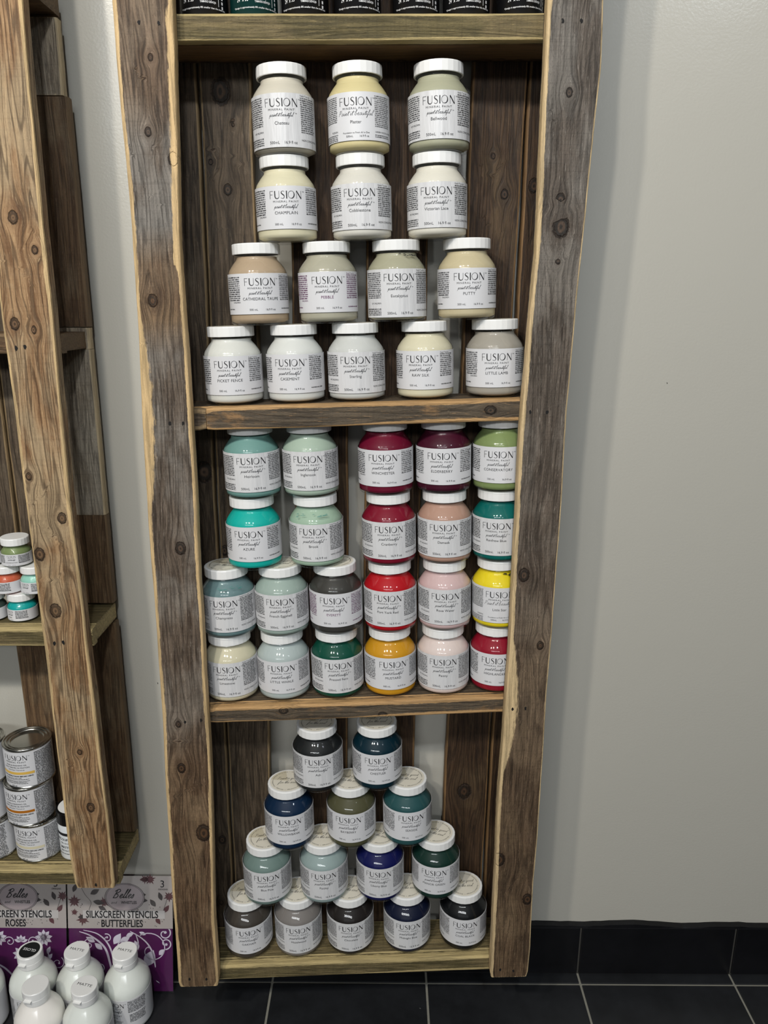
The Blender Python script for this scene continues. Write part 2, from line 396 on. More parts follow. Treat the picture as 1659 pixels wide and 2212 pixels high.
v, f = box(-3.2,3.2,WY,WY+.1,0,2.9); tag(mesh_obj('wall_back', v, f, M_WALL), kind='structure')
# small specks and one pencil-thin scuff on the wall belong to it
wb = bpy.data.objects['wall_back']
def specks():
    p = P2()
    for (x,z,rx,rz,ro) in [(.456,1.289-.12,.0006,.0012,.6),(.62,1.289+.09,.0018,.0006,.4),(-.405,1.289-.66,.0006,.002,.2),(-.400,1.289-.69,.0006,.0028,.1)]:
        p.add(poly_ell(x,z,rx,rz,8,ro))
    p.build('wall_speck', lambda x,y: (x, WY-.0004, y), M_HOLE, wb)
specks()
# floor: grout bed with tiles set in it
v, f = box(-3.2,3.2,-5.0,WY,-.05,-.0022); fl = mesh_obj('floor', v, f, M_GROUT); tag(fl, kind='structure')
def tiles():
    vv = []; ff = []
    g = .0022
    xs = [.3925+.3035*i for i in range(-11,10)]
    def add(x0,x1,y0,y1):
        n = len(vv); a, b2 = box(x0+g,x1-g,y0+g,y1-g,-.01,0); vv.extend(a); ff.extend([tuple(i+n for i in q) for q in b2])
    for i in range(len(xs)-1):
        add(xs[i],xs[i+1],.1005,WY-.002)
        y = .1005
        for k in range(15):
            add(xs[i],xs[i+1],y-.3035,y); y -= .3035
    o = mesh_obj('floor_tiles', vv, ff, M_TILE, fl); bevel(o, .0012); return o
tiles()
v, f = box(-3.2,3.2,WY-.009,WY,0.0,.112); bb = mesh_obj('baseboard_back', v, f, M_GROUTD); tag(bb, kind='structure')
def skirt():
    vv = []; ff = []; xs = [.3915+.3040*i for i in range(-11,10)]
    for i in range(len(xs)-1):
        n = len(vv); a, b2 = box(xs[i]+.0018,xs[i+1]-.0018,WY-.0125,WY-.0085,.003,.113)
        vv.extend(a); ff.extend([tuple(k+n for k in q) for q in b2])
    o = mesh_obj('skirting_tiles', vv, ff, M_SKIRT, bb); bevel(o,.0015)
    # rough line of filler and paint along the top of the tiles
    vv = []; ff = []; N_ = 400
    for i in range(N_+1):
        x = -3.2+6.4*i/N_; h = .1165+.0035*math.sin(x*9)*math.sin(x*23)+.0016*RND.random()
        vv += [(x,WY-.0118,.1125),(x,WY-.0108,h-.001),(x,WY+.0,h+.0006)]
        if i:
            k = 3*i; ff += [(k-3,k,k+1,k-2),(k-2,k+1,k+2,k-1)]
    mesh_obj('skirting_filler', vv, ff, M_SKIRT, bb)
skirt()

# ================================================================== BOARDS
PSI = R(2.0)
def rk(u, v, z): return (u*math.cos(PSI)-v*math.sin(PSI), u*math.sin(PSI)+v*math.cos(PSI), z+HC)
def straight(x, y, z): return (x, y, z+HC)
def interp(tab, t):
    tab = sorted(tab)
    if t <= tab[0][0]: 
        return tab[0][1]
    for a, b in zip(tab, tab[1:]):
        if t <= b[0]: return a[1]+(b[1]-a[1])*(t-a[0])/(b[0]-a[0])
    return tab[-1][1]
SEED = [0]
def board(name, parent, mat, fn, vertical, t0, t1, e0, e1, d0, d1, knots=(), ew=(.0035,.0035), wob=.0012, step=.010, chip=None, endround=.002, tone=None, side=.75):
    """a plank: long axis t, edges e0(t), e1(t) across, d0 front to d1 back"""
    SEED[0] += 1; rn = random.Random(SEED[0]); off = (rn.random()*9, rn.random()*9, rn.random()*9)
    n = max(6, int((t1-t0)/step)); ts = [t0+(t1-t0)*i/n for i in range(n+1)]
    # low-frequency wobble of each edge
    ph = [rn.random()*6.3 for _ in range(8)]
    def wb(t, s): return wob*(.6*math.sin(t*11+ph[s])+.3*math.sin(t*31+ph[s+2])+.08*math.sin(t*83+ph[s+4]))+wob*.12*(rn.random()-.5)
    V = []; F = []; E = []; G = []; K = []; T = []
    c = .0022
    m = None
    for i, t in enumerate(ts):
        a0 = e0(t)+wb(t,0); a1 = e1(t)+wb(t,1)
        er = 0
        dd = min(t-t0, t1-t)
        if dd < endround: er = endround-math.sqrt(max(0, endround**2-(endround-dd)**2)); a0 += er; a1 -= er
        w0, w1 = ew
        if chip:
            w0 = chip(t,0,w0); w1 = chip(t,1,w1)
        row = [(a0, d0+.5*(d1-d0), side), (a0, d0+c*1.6, .95 if side > .5 else .55), (a0+c*.45, d0+c*.4, 1.0), (a0+c*1.3, d0, .95), (a0+c+w0, d0, .62), (a0+c+w0*2.6, d0, .28)]
        aL, aR = a0+c+w0*2.6, a1-c-w1*2.6
        for k in range(1,8): row.append((aL+(aR-aL)*k/8, d0, 0.0))
        row += [(a1-c-w1*2.6, d0, .28), (a1-c-w1, d0, .62), (a1-c*1.3, d0, .95), (a1-c*.45, d0+c*.4, 1.0), (a1, d0+c*1.6, .95 if side > .5 else .5), (a1, d0+.5*(d1-d0), side), (a1, d1, .5), (a0, d1, .5)]
        m = len(row)
        for (a, d, e) in row:
            V.append(fn(a, d, t) if vertical else fn(t, d, a))
            E.append(e if dd > .003 else max(e, .55)); G.append((a+off[0], d+off[1], t+off[2]))
            ds = sorted((math.sqrt(((a-kx)**2+.55*(t-kt)**2))/kr, (a-kx)/kr, (t-kt)/kr) for kx, kt, kr in knots)
            if ds:
                w_ = min(1, max(0, (8-ds[0][0])/2)); 
                if len(ds) > 1: w_ = min(w_, max(0, ds[1][0]-ds[0][0])/1.5)
                best = (ds[0][1], ds[0][2], w_) if w_ > 0 else (9, 9, 0)
            else: best = (9, 9, 0)
            K.append(best); T.append(tone(t) if tone else 0.0)
    for i in range(n):
        for j in range(m):
            k = (j+1) % m; F.append((i*m+j, i*m+k, (i+1)*m+k, (i+1)*m+j))
    F.append(tuple(range(m-1,-1,-1))); F.append(tuple(n*m+j for j in range(m)))
    o = mesh_obj(name, V, F, mat, parent, attrs={'edge':('FLOAT',E),'gc':('FLOAT_VECTOR',G),'kn':('FLOAT_VECTOR',K),'tone':('FLOAT',T)})
    # make the winding outward
    import bmesh
    bm = bmesh.new(); bm.from_mesh(o.data); bmesh.ops.recalc_face_normals(bm, faces=bm.faces); bm.to_mesh(o.data); bm.free()
    return o
def lin(*tab): return lambda t: interp(tab, t)
def const(c): return lambda t: c

# ------------------------------------------------------------------ main rack
rack = empty('pallet_shelf_rack', rk(-.04,.05,-1.17))
RI = rack.matrix_world.inverted() if False else Matrix.Translation(-Vector(rk(-.04,.05,-1.17)))
def rkl(u,v,z): return tuple(Vector(rk(u,v,z))-rack.location)
tag(rack, 'tall grey-brown rack of reclaimed pallet wood hanging on the wall, full of white-lidded paint jars', 'shelf rack')
LPo = lin((.75,-.3450),(.3631,-.3433),(.092,-.3401),(-.0909,-.3436),(-.2225,-.3464),(-.5914,-.3495),(-1.0303,-.3563),(-1.1583,-.3573))
LPi = lin((.75,-.2640),(.3644,-.2685),(.1949,-.2716),(.0925,-.2769),(-.0907,-.2765),(-.2226,-.2756),(-.4979,-.2768),(-.7588,-.2790),(-1.032,-.2863),(-1.1604,-.2863))
RPi = lin((.75,.206),(.3724,.2034),(.0729,.2041),(-.1417,.1975),(-.3291,.1968),(-.5179,.1962),(-.6475,.1954),(-.7669,.1928),(-.9959,.1925),(-1.151,.1926))
RPo = lin((.75,.279),(.3737,.2741),(.30,.2765),(.14,.2705),(-.0249,.2665),(-.1416,.2635),(-.3659,.2634),(-.6484,.2622),(-.8123,.2622),(-.9499,.2599),(-1.0956,.2625),(-1.1551,.2616))
kL = [(-.3092,.2137,.004),(-.279,.181,.006),(-.3029,-.3522,.007),(-.3247,-.7238,.006),(-.3248,-.6445,.004),(-.2958,-.8463,.011),(-.3184,.0027,.006),(-.300,.30,.003)]
kR = [(.2372,.2673,.004),(.2372,.103,.010),(.2344,.1364,.006),(.2135,-.3976,.0075),(.2453,-.5145,.005),(.1982,-.9093,.009),(.2509,-.9906,.0075),(.236,.06,.004)]
def chipL(t, side, w):
    if side == 0 and -.30 < t < -.02: return w+.008*math.sin((t+.30)/.28*math.pi)
    if side == 1 and .05 < t < .35: return w+.003
    return w*(.8+.3*math.sin(t*13)**2)
def chipR(t, side, w):
    if side == 0 and -.74 < t < -.50: return w+.011*math.sin((t+.74)/.24*math.pi)
    if side == 1: return w*.5
    return w*(.8+.3*math.sin(t*11)**2)
board('post', rack, W_POST, rkl, True, -1.1600, .75, LPo, LPi, -.020, -.0004, kL, chip=chipL, tone=lin((-1.2,.95),(-.72,.9),(-.64,.35),(-.2,.12),(-.07,.15),(-.02,.95),(.05,.8),(.10,.0),(.2,.1),(.26,.65),(.7,.7)), ew=(.0028,.0022))
board('post', rack, W_POSTR, rkl, True, -1.1555, .75, RPi, RPo, -.020, -.0004, kR, chip=chipR, ew=(.0024,.0008), tone=lin((-1.2,1),(-.8,.9),(-.55,.75),(-.35,.3),(-.1,.2),(.7,.0)))
SH = {'T':((-.27,.3566),(.2026,.3655),.0320),'A':((-.258,-.1457),(.1946,-.1315),.0330),'B':((-.2818,-.6278),(.1878,-.6146),.0275),'C':((-.2879,-1.1387),(.1917,-1.1297),.0295)}
def ztop(k):
    (u0,z0),(u1,z1),h = SH[k]; return lambda u: z0+(z1-z0)*(u-u0)/(u1-u0)
for k, m_, ul, ur in (('T',W_GREEN,-.335,.262),('A',W_SHELF,-.258,.250),('B',W_SHELF,-.279,.252),('C',W_GREEN,-.335,.252)):
    zt = ztop(k); h = SH[k][2]
    kn = {'T':[], 'A':[(ztop('A')(.155)-.016,.155,.006)], 'B':[(ztop('B')(-.16)-.010,-.16,.005),(ztop('B')(.0)-.024,.0,.005)], 'C':[]}[k]
    sb = empty('shelf', (0,0,0)); sb.parent = rack
    # front rail (across = z, along = u) and the deck behind it
    if k == 'A': board('shelf_batten', sb, W_BACK, rkl, False, -.33, -.2595, lambda u, zt=zt: zt(u)-.0335, lambda u, zt=zt: zt(u)-.0012, .004, .02, (), wob=.0004)
    board('front_rail', sb, m_, rkl, False, ul, ur, lambda u, zt=zt, h=h: zt(u)-h, lambda u, zt=zt: zt(u)-.0002, 0.0, .0160, [(a,b,c) for a,b,c in kn], wob=.0005, endround=.001, ew=((.0020,.0016) if k!='T' else (.0008,.0008)),
          chip=(lambda t,s,w: w*(1+.9*math.sin(t*7+s*2)+.5*math.sin(t*19))*.8))
    # deck: plank lying flat, its own top slightly below the rail edge
    def deckf(x, d, a, zt=zt): return rkl(x, a, zt(x)-d)
    board('deck_board', sb, (W_GREEN if k in 'TC' else W_SHELF), deckf, False, -.335, .255, const(.0162), const(.0925), .0002, .020, (), wob=.0002, endround=.001, ew=(.001,.001))
    if k != 'T':
        pass
    if k == 'T': board('underside_rail', sb, W_BACK2, rkl, False, -.335, .255, lambda u, zt=zt, h=h: zt(u)-h, lambda u, zt=zt: zt(u)-.0205, .020, .0925, (), wob=.0002, endround=.001, ew=(.001,.001))
D0 = lambda u: (lambda t: u-.0092*(.29-t)/1.13)
B0, B1 = .0955, .1130
kb = [(-.2279,.1602,.0055),(-.2153,.2467,.003),(-.2507,.1974,.003),(-.259,-.3933,.006),(-.232,.29,.012)]
board('back_plank', rack, W_BACK, rkl, True, -1.150, .75, lambda t: D0(-.335)(t), lambda t: D0(-.2646)(t), B0, B1, [(-.2858,-.261,.012),(-.2983,-1.0876,.004),(-.29,-.95,.006)], ew=(.0008,.0008))
board('back_plank', rack, W_BACK, rkl, True, -1.150, .75, lambda t: D0(-.2613)(t), lambda t: D0(-.1879)(t), B0, B1, kb, ew=(.0008,.0012))
board('back_plank', rack, W_BACK2, rkl, True, -1.150, .75, lambda t: D0(-.1365)(t), lambda t: D0(-.0500)(t), B0, B1, [], ew=(.0008,.0008))
board('back_plank', rack, W_BACK2, rkl, True, -1.150, .75, lambda t: D0(-.0235)(t), lambda t: D0(.0690)(t), B0, B1, [], ew=(.0008,.0008))
board('back_plank', rack, W_BACK2, rkl, True, -1.150, .75, lambda t: D0(.1259)(t)*1, lambda t: D0(.2035)(t), B0, B1, [(.1789,.1581,.005),(.1528,-.8557,.011),(.16,.21,.003)], ew=(.0008,.0008))
board('back_plank', rack, W_BACK2, rkl, True, -1.150, .75, lambda t: D0(.2082)(t), lambda t: D0(.2650)(t), B0, B1, [(.222,.17,.007)], ew=(.0008,.0008))
def nail(parent, fn, a, z, d, s=1.0):
    rn = random.Random(int(a*9999+z*777)); n = 10
    pts = [(a+.0019*s*(.65+.6*rn.random())*math.cos(2*math.pi*i/n), z+.0030*s*(.65+.6*rn.random())*math.sin(2*math.pi*i/n)) for i in range(n)]
    V = [fn(x, d-.0003, y) for x,y in pts]+[fn(x, d+.0005, y) for x,y in pts]
    F = [tuple(range(n-1,-1,-1))]+[(i,(i+1)%n,n+(i+1)%n,n+i) for i in range(n)]
    return mesh_obj('nail_hole', V, F, M_HOLE, parent)
for a,z in [(-.3115,.3392),(-.2868,.3386),(-.3063,-.1655),(-.288,-.1649),(-.3137,-.6405),(-.2888,-.6376),(-.3369,-1.1439),(-.3077,-1.1447),(.2232,.3495),(.2469,.3499),(.2088,-.1483),(.2337,-.1483),(.207,-.6244),(.2278,-.6231),(.2103,-1.1393),(.2344,-1.1421)]:
    nail(rack, rkl, a, z, -.0202)

# ------------------------------------------------------------------ left rack
lrack = empty('pallet_shelf_rack', (-.6,.04,HC-.97))
def lrl(x,y,z): return tuple(Vector(straight(x,y,z))-lrack.location)
tag(lrack, 'tan pallet wood rack of cans and sample jars at the left photo edge', 'shelf rack')
LLe = lin((.75,-.5370),(-.0077,-.5328),(-.2261,-.5309),(-.3534,-.5291),(-.4807,-.5272),(-.7242,-.5284),(-.9014,-.5267),(-.9647,-.5227))
LRe = lin((.75,-.4570),(.3665,-.459),(.0923,-.461),(-.2257,-.4641),(-.442,-.4606),(-.6813,-.4583),(-.9009,-.454),(-.9642,-.454))
kLL = [(-.5008,.1097,.006),(-.4762,.0685,.004),(-.5149,-.0294,.006),(-.49,-.0374,.004),(-.5204,-.2467,.004),(-.4781,-.3098,.006),(-.5174,-.3664,.007),(-.5033,-.4575,.008),(-.4819,-.8064,.006),(-.4902,-.7026,.0035)]
board('post', lrack, W_TAN, lrl, True, -.9645, .75, LLe, LRe, -.020, -.0004, kLL, chip=lambda t,s,w: w*(.25+.5*math.sin(t*9+s)**2), wob=.0012, side=.42)
board('post', lrack, W_TAN, lrl, True, -.9645, .75, const(-1.14), const(-1.065), -.020, -.0004, [(-1.10,-.2,.006)], side=.42)
def lshelf(zt, h, xr, mt=W_GREEN):
    sb = empty('shelf', (0,0,0)); sb.parent = lrack
    board('front_rail', sb, mt, lrl, False, -1.15, xr, const(zt-h), const(zt-.0002), 0.0, .018, (), wob=.0006, ew=(.001,.003), endround=.001)
    def deckf(x, d, a): return lrl(x, a, zt-d)
    board('deck_board', sb, mt, deckf, False, -1.15, xr-.001, const(.0185), const(.1125), .0002, h-.004, (), wob=.0004, ew=(.001,.001), endround=.001)
lshelf(-.4955, .031, -.4585); lshelf(-.9460, .0305, -.4545); lshelf(-.0430, .029, -.4615, W_TANB); lshelf(.4150,.030,-.462, W_TANB)
def upr(m_, t0, t1, x0=-.545, x1=-.4560, d0=.0960, d1=.1120, kn=()):
    board('rear_upright', lrack, m_, lrl, True, t0, t1, const(x0), const(x1), d0, d1, kn, ew=(.0006,.0006), wob=.0006, endround=.0001)
upr(W_TANG, .286, .3845, x1=-.462); upr(W_TANB, -.036, .2845); upr(W_TANG, -.336, -.0700); upr(W_TANB, -.4905, -.3365)
upr(W_TANB, -.9420, -.527); upr(W_TANG, -.0695, -.0375, d0=.0955)
board('back_plank', lrack, W_BACK, lrl, True, -.40, .75, const(-.70), const(-.6050), .0960, .1120, [(-.64,-.2,.006)], ew=(.0008,.0008))
board('back_plank', lrack, W_BACK, lrl, True, -.49, .75, const(-.6020), const(-.5480), .0960, .1120, [], ew=(.001,.0008))
board('back_plank', lrack, W_TANB, lrl, True, -.9420, -.527, const(-.6310), const(-.5480), .0960, .1120, [], ew=(.0008,.0008))
for a,z in [(-.5168,-.0622),(-.5043,-.0602),(-.5104,-.5116),(-.4966,-.5099),(-.487,-.9585)]: nail(lrack, lrl, a, z, -.0202, 1.2)

# ================================================================== PAINT JARS
RJ = .0425; JH = .1127
prof = [(.0355,0.0),(.0385,.0008),(.0410,.0028),(.0423,.0062),(RJ,.0100),(RJ,.0705),(.0421,.0735),(.0408,.0768),(.0385,.0803),(.0355,.0845),(.0328,.0878),(.0308,.0900),(.0300,.0918),(.0300,.0938),(.0312,.0946),(.0314,.0956),(.0303,.0964),(.0303,.0985)]
v, f = lathe(prof, 72, cap0=True); _o = mesh_obj('jar', v, f, M_SHELL, smooth=True); SHELL = _o.data; bpy.data.objects.remove(_o)
pin = [(max(.001,r-.0011), max(.0030,z)) for r, z in prof if z < .0945]; pin = [(.0340,.0030)]+[(r,z) for r,z in pin if z > .0031]+[(.0288,.0945)]
v, f = lathe(pin, 64, cap0=True, cap1=True); _o = mesh_obj('paint', v, f, M_LID, smooth=True); PAINT = _o.data; bpy.data.objects.remove(_o)
NL = 26
lp = [(.0318,.0978),(.0340,.0978),(.0343,.0986),(.0343,.1108),(.0339,.1118),(.0330,.1122)]
def lidmesh(lp, NL, scale=1, top=.1124):
    v, f = lathe(lp, NL, cap1=False); n0 = len(lp)*NL
    for i in range(NL): a = 2*math.pi*i/NL; v.append((.0322*scale*math.cos(a), .0322*scale*math.sin(a), top))
    k = (len(lp)-1)*NL
    for i in range(NL): f.append((k+i, k+(i+1)%NL, n0+(i+1)%NL, n0+i))
    f.append(tuple(n0+i for i in range(NL))); return v, f
v, f = lidmesh(lp, NL); _o = mesh_obj('lid', v, f, M_LID); LID = _o.data; bpy.data.objects.remove(_o)
# sticker on the lid
st = P2(); st.add(poly_ell(0,0,.0300,.0300,40), mi=0)
n = len(st.v); st.v += [(0,0)]+[(.0299*math.cos(R(a)), .0299*math.sin(R(a))) for a in range(100,171,10)]; st.f.append(tuple(range(n,len(st.v)))); st.m.append(2)
st.add(script('Paint is good', .0034, .0004), 0, .0040, 1); st.add(script('for the soul', .0034, .0004), 0, -.0075, 1)
rt = text2d('Foundation to Finish All in One  \u2022  Smooth Application  \u2022  Excellent Coverage  \u2022  Durable  \u2022  ', .0031, align='LEFT')
wtot = max(x for x,_ in rt[0])+.001; RR = .0255
st.add(([((RR+y-.0007)*math.sin(x/wtot*2*math.pi-2.2), (RR+y-.0007)*math.cos(x/wtot*2*math.pi-2.2)) for x,y in rt[0]], rt[1]), mi=1)
zz = {0:0.0,1:.00016,2:.00008}
vz = [0.0]*len(st.v)
for fa, mi in zip(st.f, st.m):
    for i in fa: vz[i] = zz[mi]
_o = mesh_obj('lid_sticker', [(x,y,.1125+z) for (x,y),z in zip(st.v,vz)], st.f, [M_STICK,M_INK,M_STICK2], fm=st.m); STICK = _o.data; bpy.data.objects.remove(_o)
def label_mesh(z0, z1, span=R(150), rad=RJ+.0003, mat=M_LABEL, n=60):
    V = []; F = []
    for i in range(n+1):
        a = -span+2*span*i/n
        for (rr, z) in ((rad,z0),(rad,z1),(rad-.0003,z0),(rad,z0),(rad,z1),(rad-.0003,z1)): V.append((rr*math.sin(a), -rr*math.cos(a), z))
    for i in range(n):
        k = 6*i; F += [(k,k+6,k+7,k+1),(k+2,k+8,k+9,k+3),(k+4,k+10,k+11,k+5)]
    o = mesh_obj('label', V, F, mat, smooth=True); me = o.data
    bpy.data.objects.remove(o); return me
LABELS = {'A':label_mesh(.0130,.0722,mat=M_LABELW),'a':label_mesh(.0065,.0725,mat=M_LABELW),'B':label_mesh(.0158,.0712),'C':label_mesh(.0130,.0722)}
CW = cyl(RJ+.00055)
def keep(p, name, mats):
    o = p.build(name, CW, mats); me = o.data; bpy.data.objects.remove(o); return me
def brand(top, big=1.0, style='B'):
    p = P2(); ch = .0100*big
    p.add(LOGO, 0, top-.0066-ch, 0, sc=ch)
    p.text('TM', .0022, 2.42*ch+.0012, top-.0062-.0022)
    y = top-.0066-ch-.0048*big
    p.text('MINERAL PAINT', .0036*big, 0, y, sp=1.22, xs=1.18)
    if style == 'C': p.add(script('Paint it beautiful', .0030, .00030, gap=.12), -.0005, y-.0072)
    else:
        p.add(script('paint it beautiful', .0023*big, .00030), -.0005, y-.0072*big)
        if style == 'A': p.text('TM', .0019, .0200, y-.0040)
    return p
def vol(p, style, zb):
    if style == 'B': p.text('500 mL', .0040, -.0108, zb+.0048); p.text('16.9 fl oz', .0040, .0135, zb+.0048)
    elif style == 'C': p.text('Foundation to Finish All in One', .0029, 0, zb+.0085); p.text('500mL', .0036, -.0090, zb+.0040); p.text('16.9 fl oz', .0036, .0110, zb+.0040)
    else: p.text('500mL', .0050, -.0110, zb+.0040); p.text('16.9 fl oz', .0050, .0110, zb+.0040)
def fine(style, zt, zb):
    p = P2()
    if style == 'B':
        greek(p, .0300, .0560, zt-.0030, 12, .0028, .0016); p.text('Fusion\u2122 est une', .0024, .0300, zt-.0034, align='LEFT')
        greek(p, -.0600, -.0300, zt-.0030, 12, .0028, .0016, right=True); p.text('CHILDREN', .0030, -.0305, zt-.0400, align='RIGHT')
        greek(p, .0320, .0560, zb+.0085, 1, .0020, .0014); greek(p, -.0600, -.0420, zb+.0085, 1, .0020, .0014)
    elif style == 'C':
        greek(p, .0270, .0560, zt-.0030, 17, .0023, .0012); p.text('GARDER HORS DE LA PORT\u00c9E', .0024, .0270, zb+.0100, align='LEFT')
        greek(p, .0270, .0560, zb+.0085, 2, .0022, .0012)
        greek(p, -.0600, -.0270, zt-.0030, 14, .0023, .0012, right=True); p.text('FUSION', .0034, -.0330, zb+.0110)
        greek(p, -.0600, -.0270, zb+.0100, 4, .0022, .0012, right=True)
    else:
        n = int((zt-zb-.020)/.0026)
        p.text('Fusion\u2122 est une', .0026, .0270, zt-.0032, align='LEFT'); greek(p, .0270, .0560, zt-.0034, n, .0026, .0015)
        p.text('NON CON\u00c7U POUR', .0034, .0270, zb+.0080, align='LEFT')
        greek(p, -.0600, -.0270, zt-.0030, n-3, .0026, .0015, right=True); p.text('OF CHILDREN', .0030, -.0272, zb+.0185, align='RIGHT')
        greek(p, -.0600, -.0270, zb+.0135, 4, .0026, .0015, right=True)
    return p
ZT = {'A':(.0722,.0130),'a':(.0725,.0065),'B':(.0712,.0158),'C':(.0722,.0130)}
BR = {}; FP = {}; VO = {}
for s_ in 'AaBC':
    zt, zb = ZT[s_]; q = brand(zt, style=('A' if s_ == 'a' else s_)); q3 = P2(); vol(q3, 'A' if s_ == 'a' else s_, zb); VO[s_] = keep(q3, 'volume_lettering', [M_INK])
    BR[s_] = keep(q, 'brand_lettering', [M_INK])
    FP[s_] = keep(fine('A' if s_ == 'a' else s_, zt, zb), 'fine_print', [M_INK])
SHN = {'A':(-.254,1.797),'B':(0,1.61),'C':(0,1.075)}
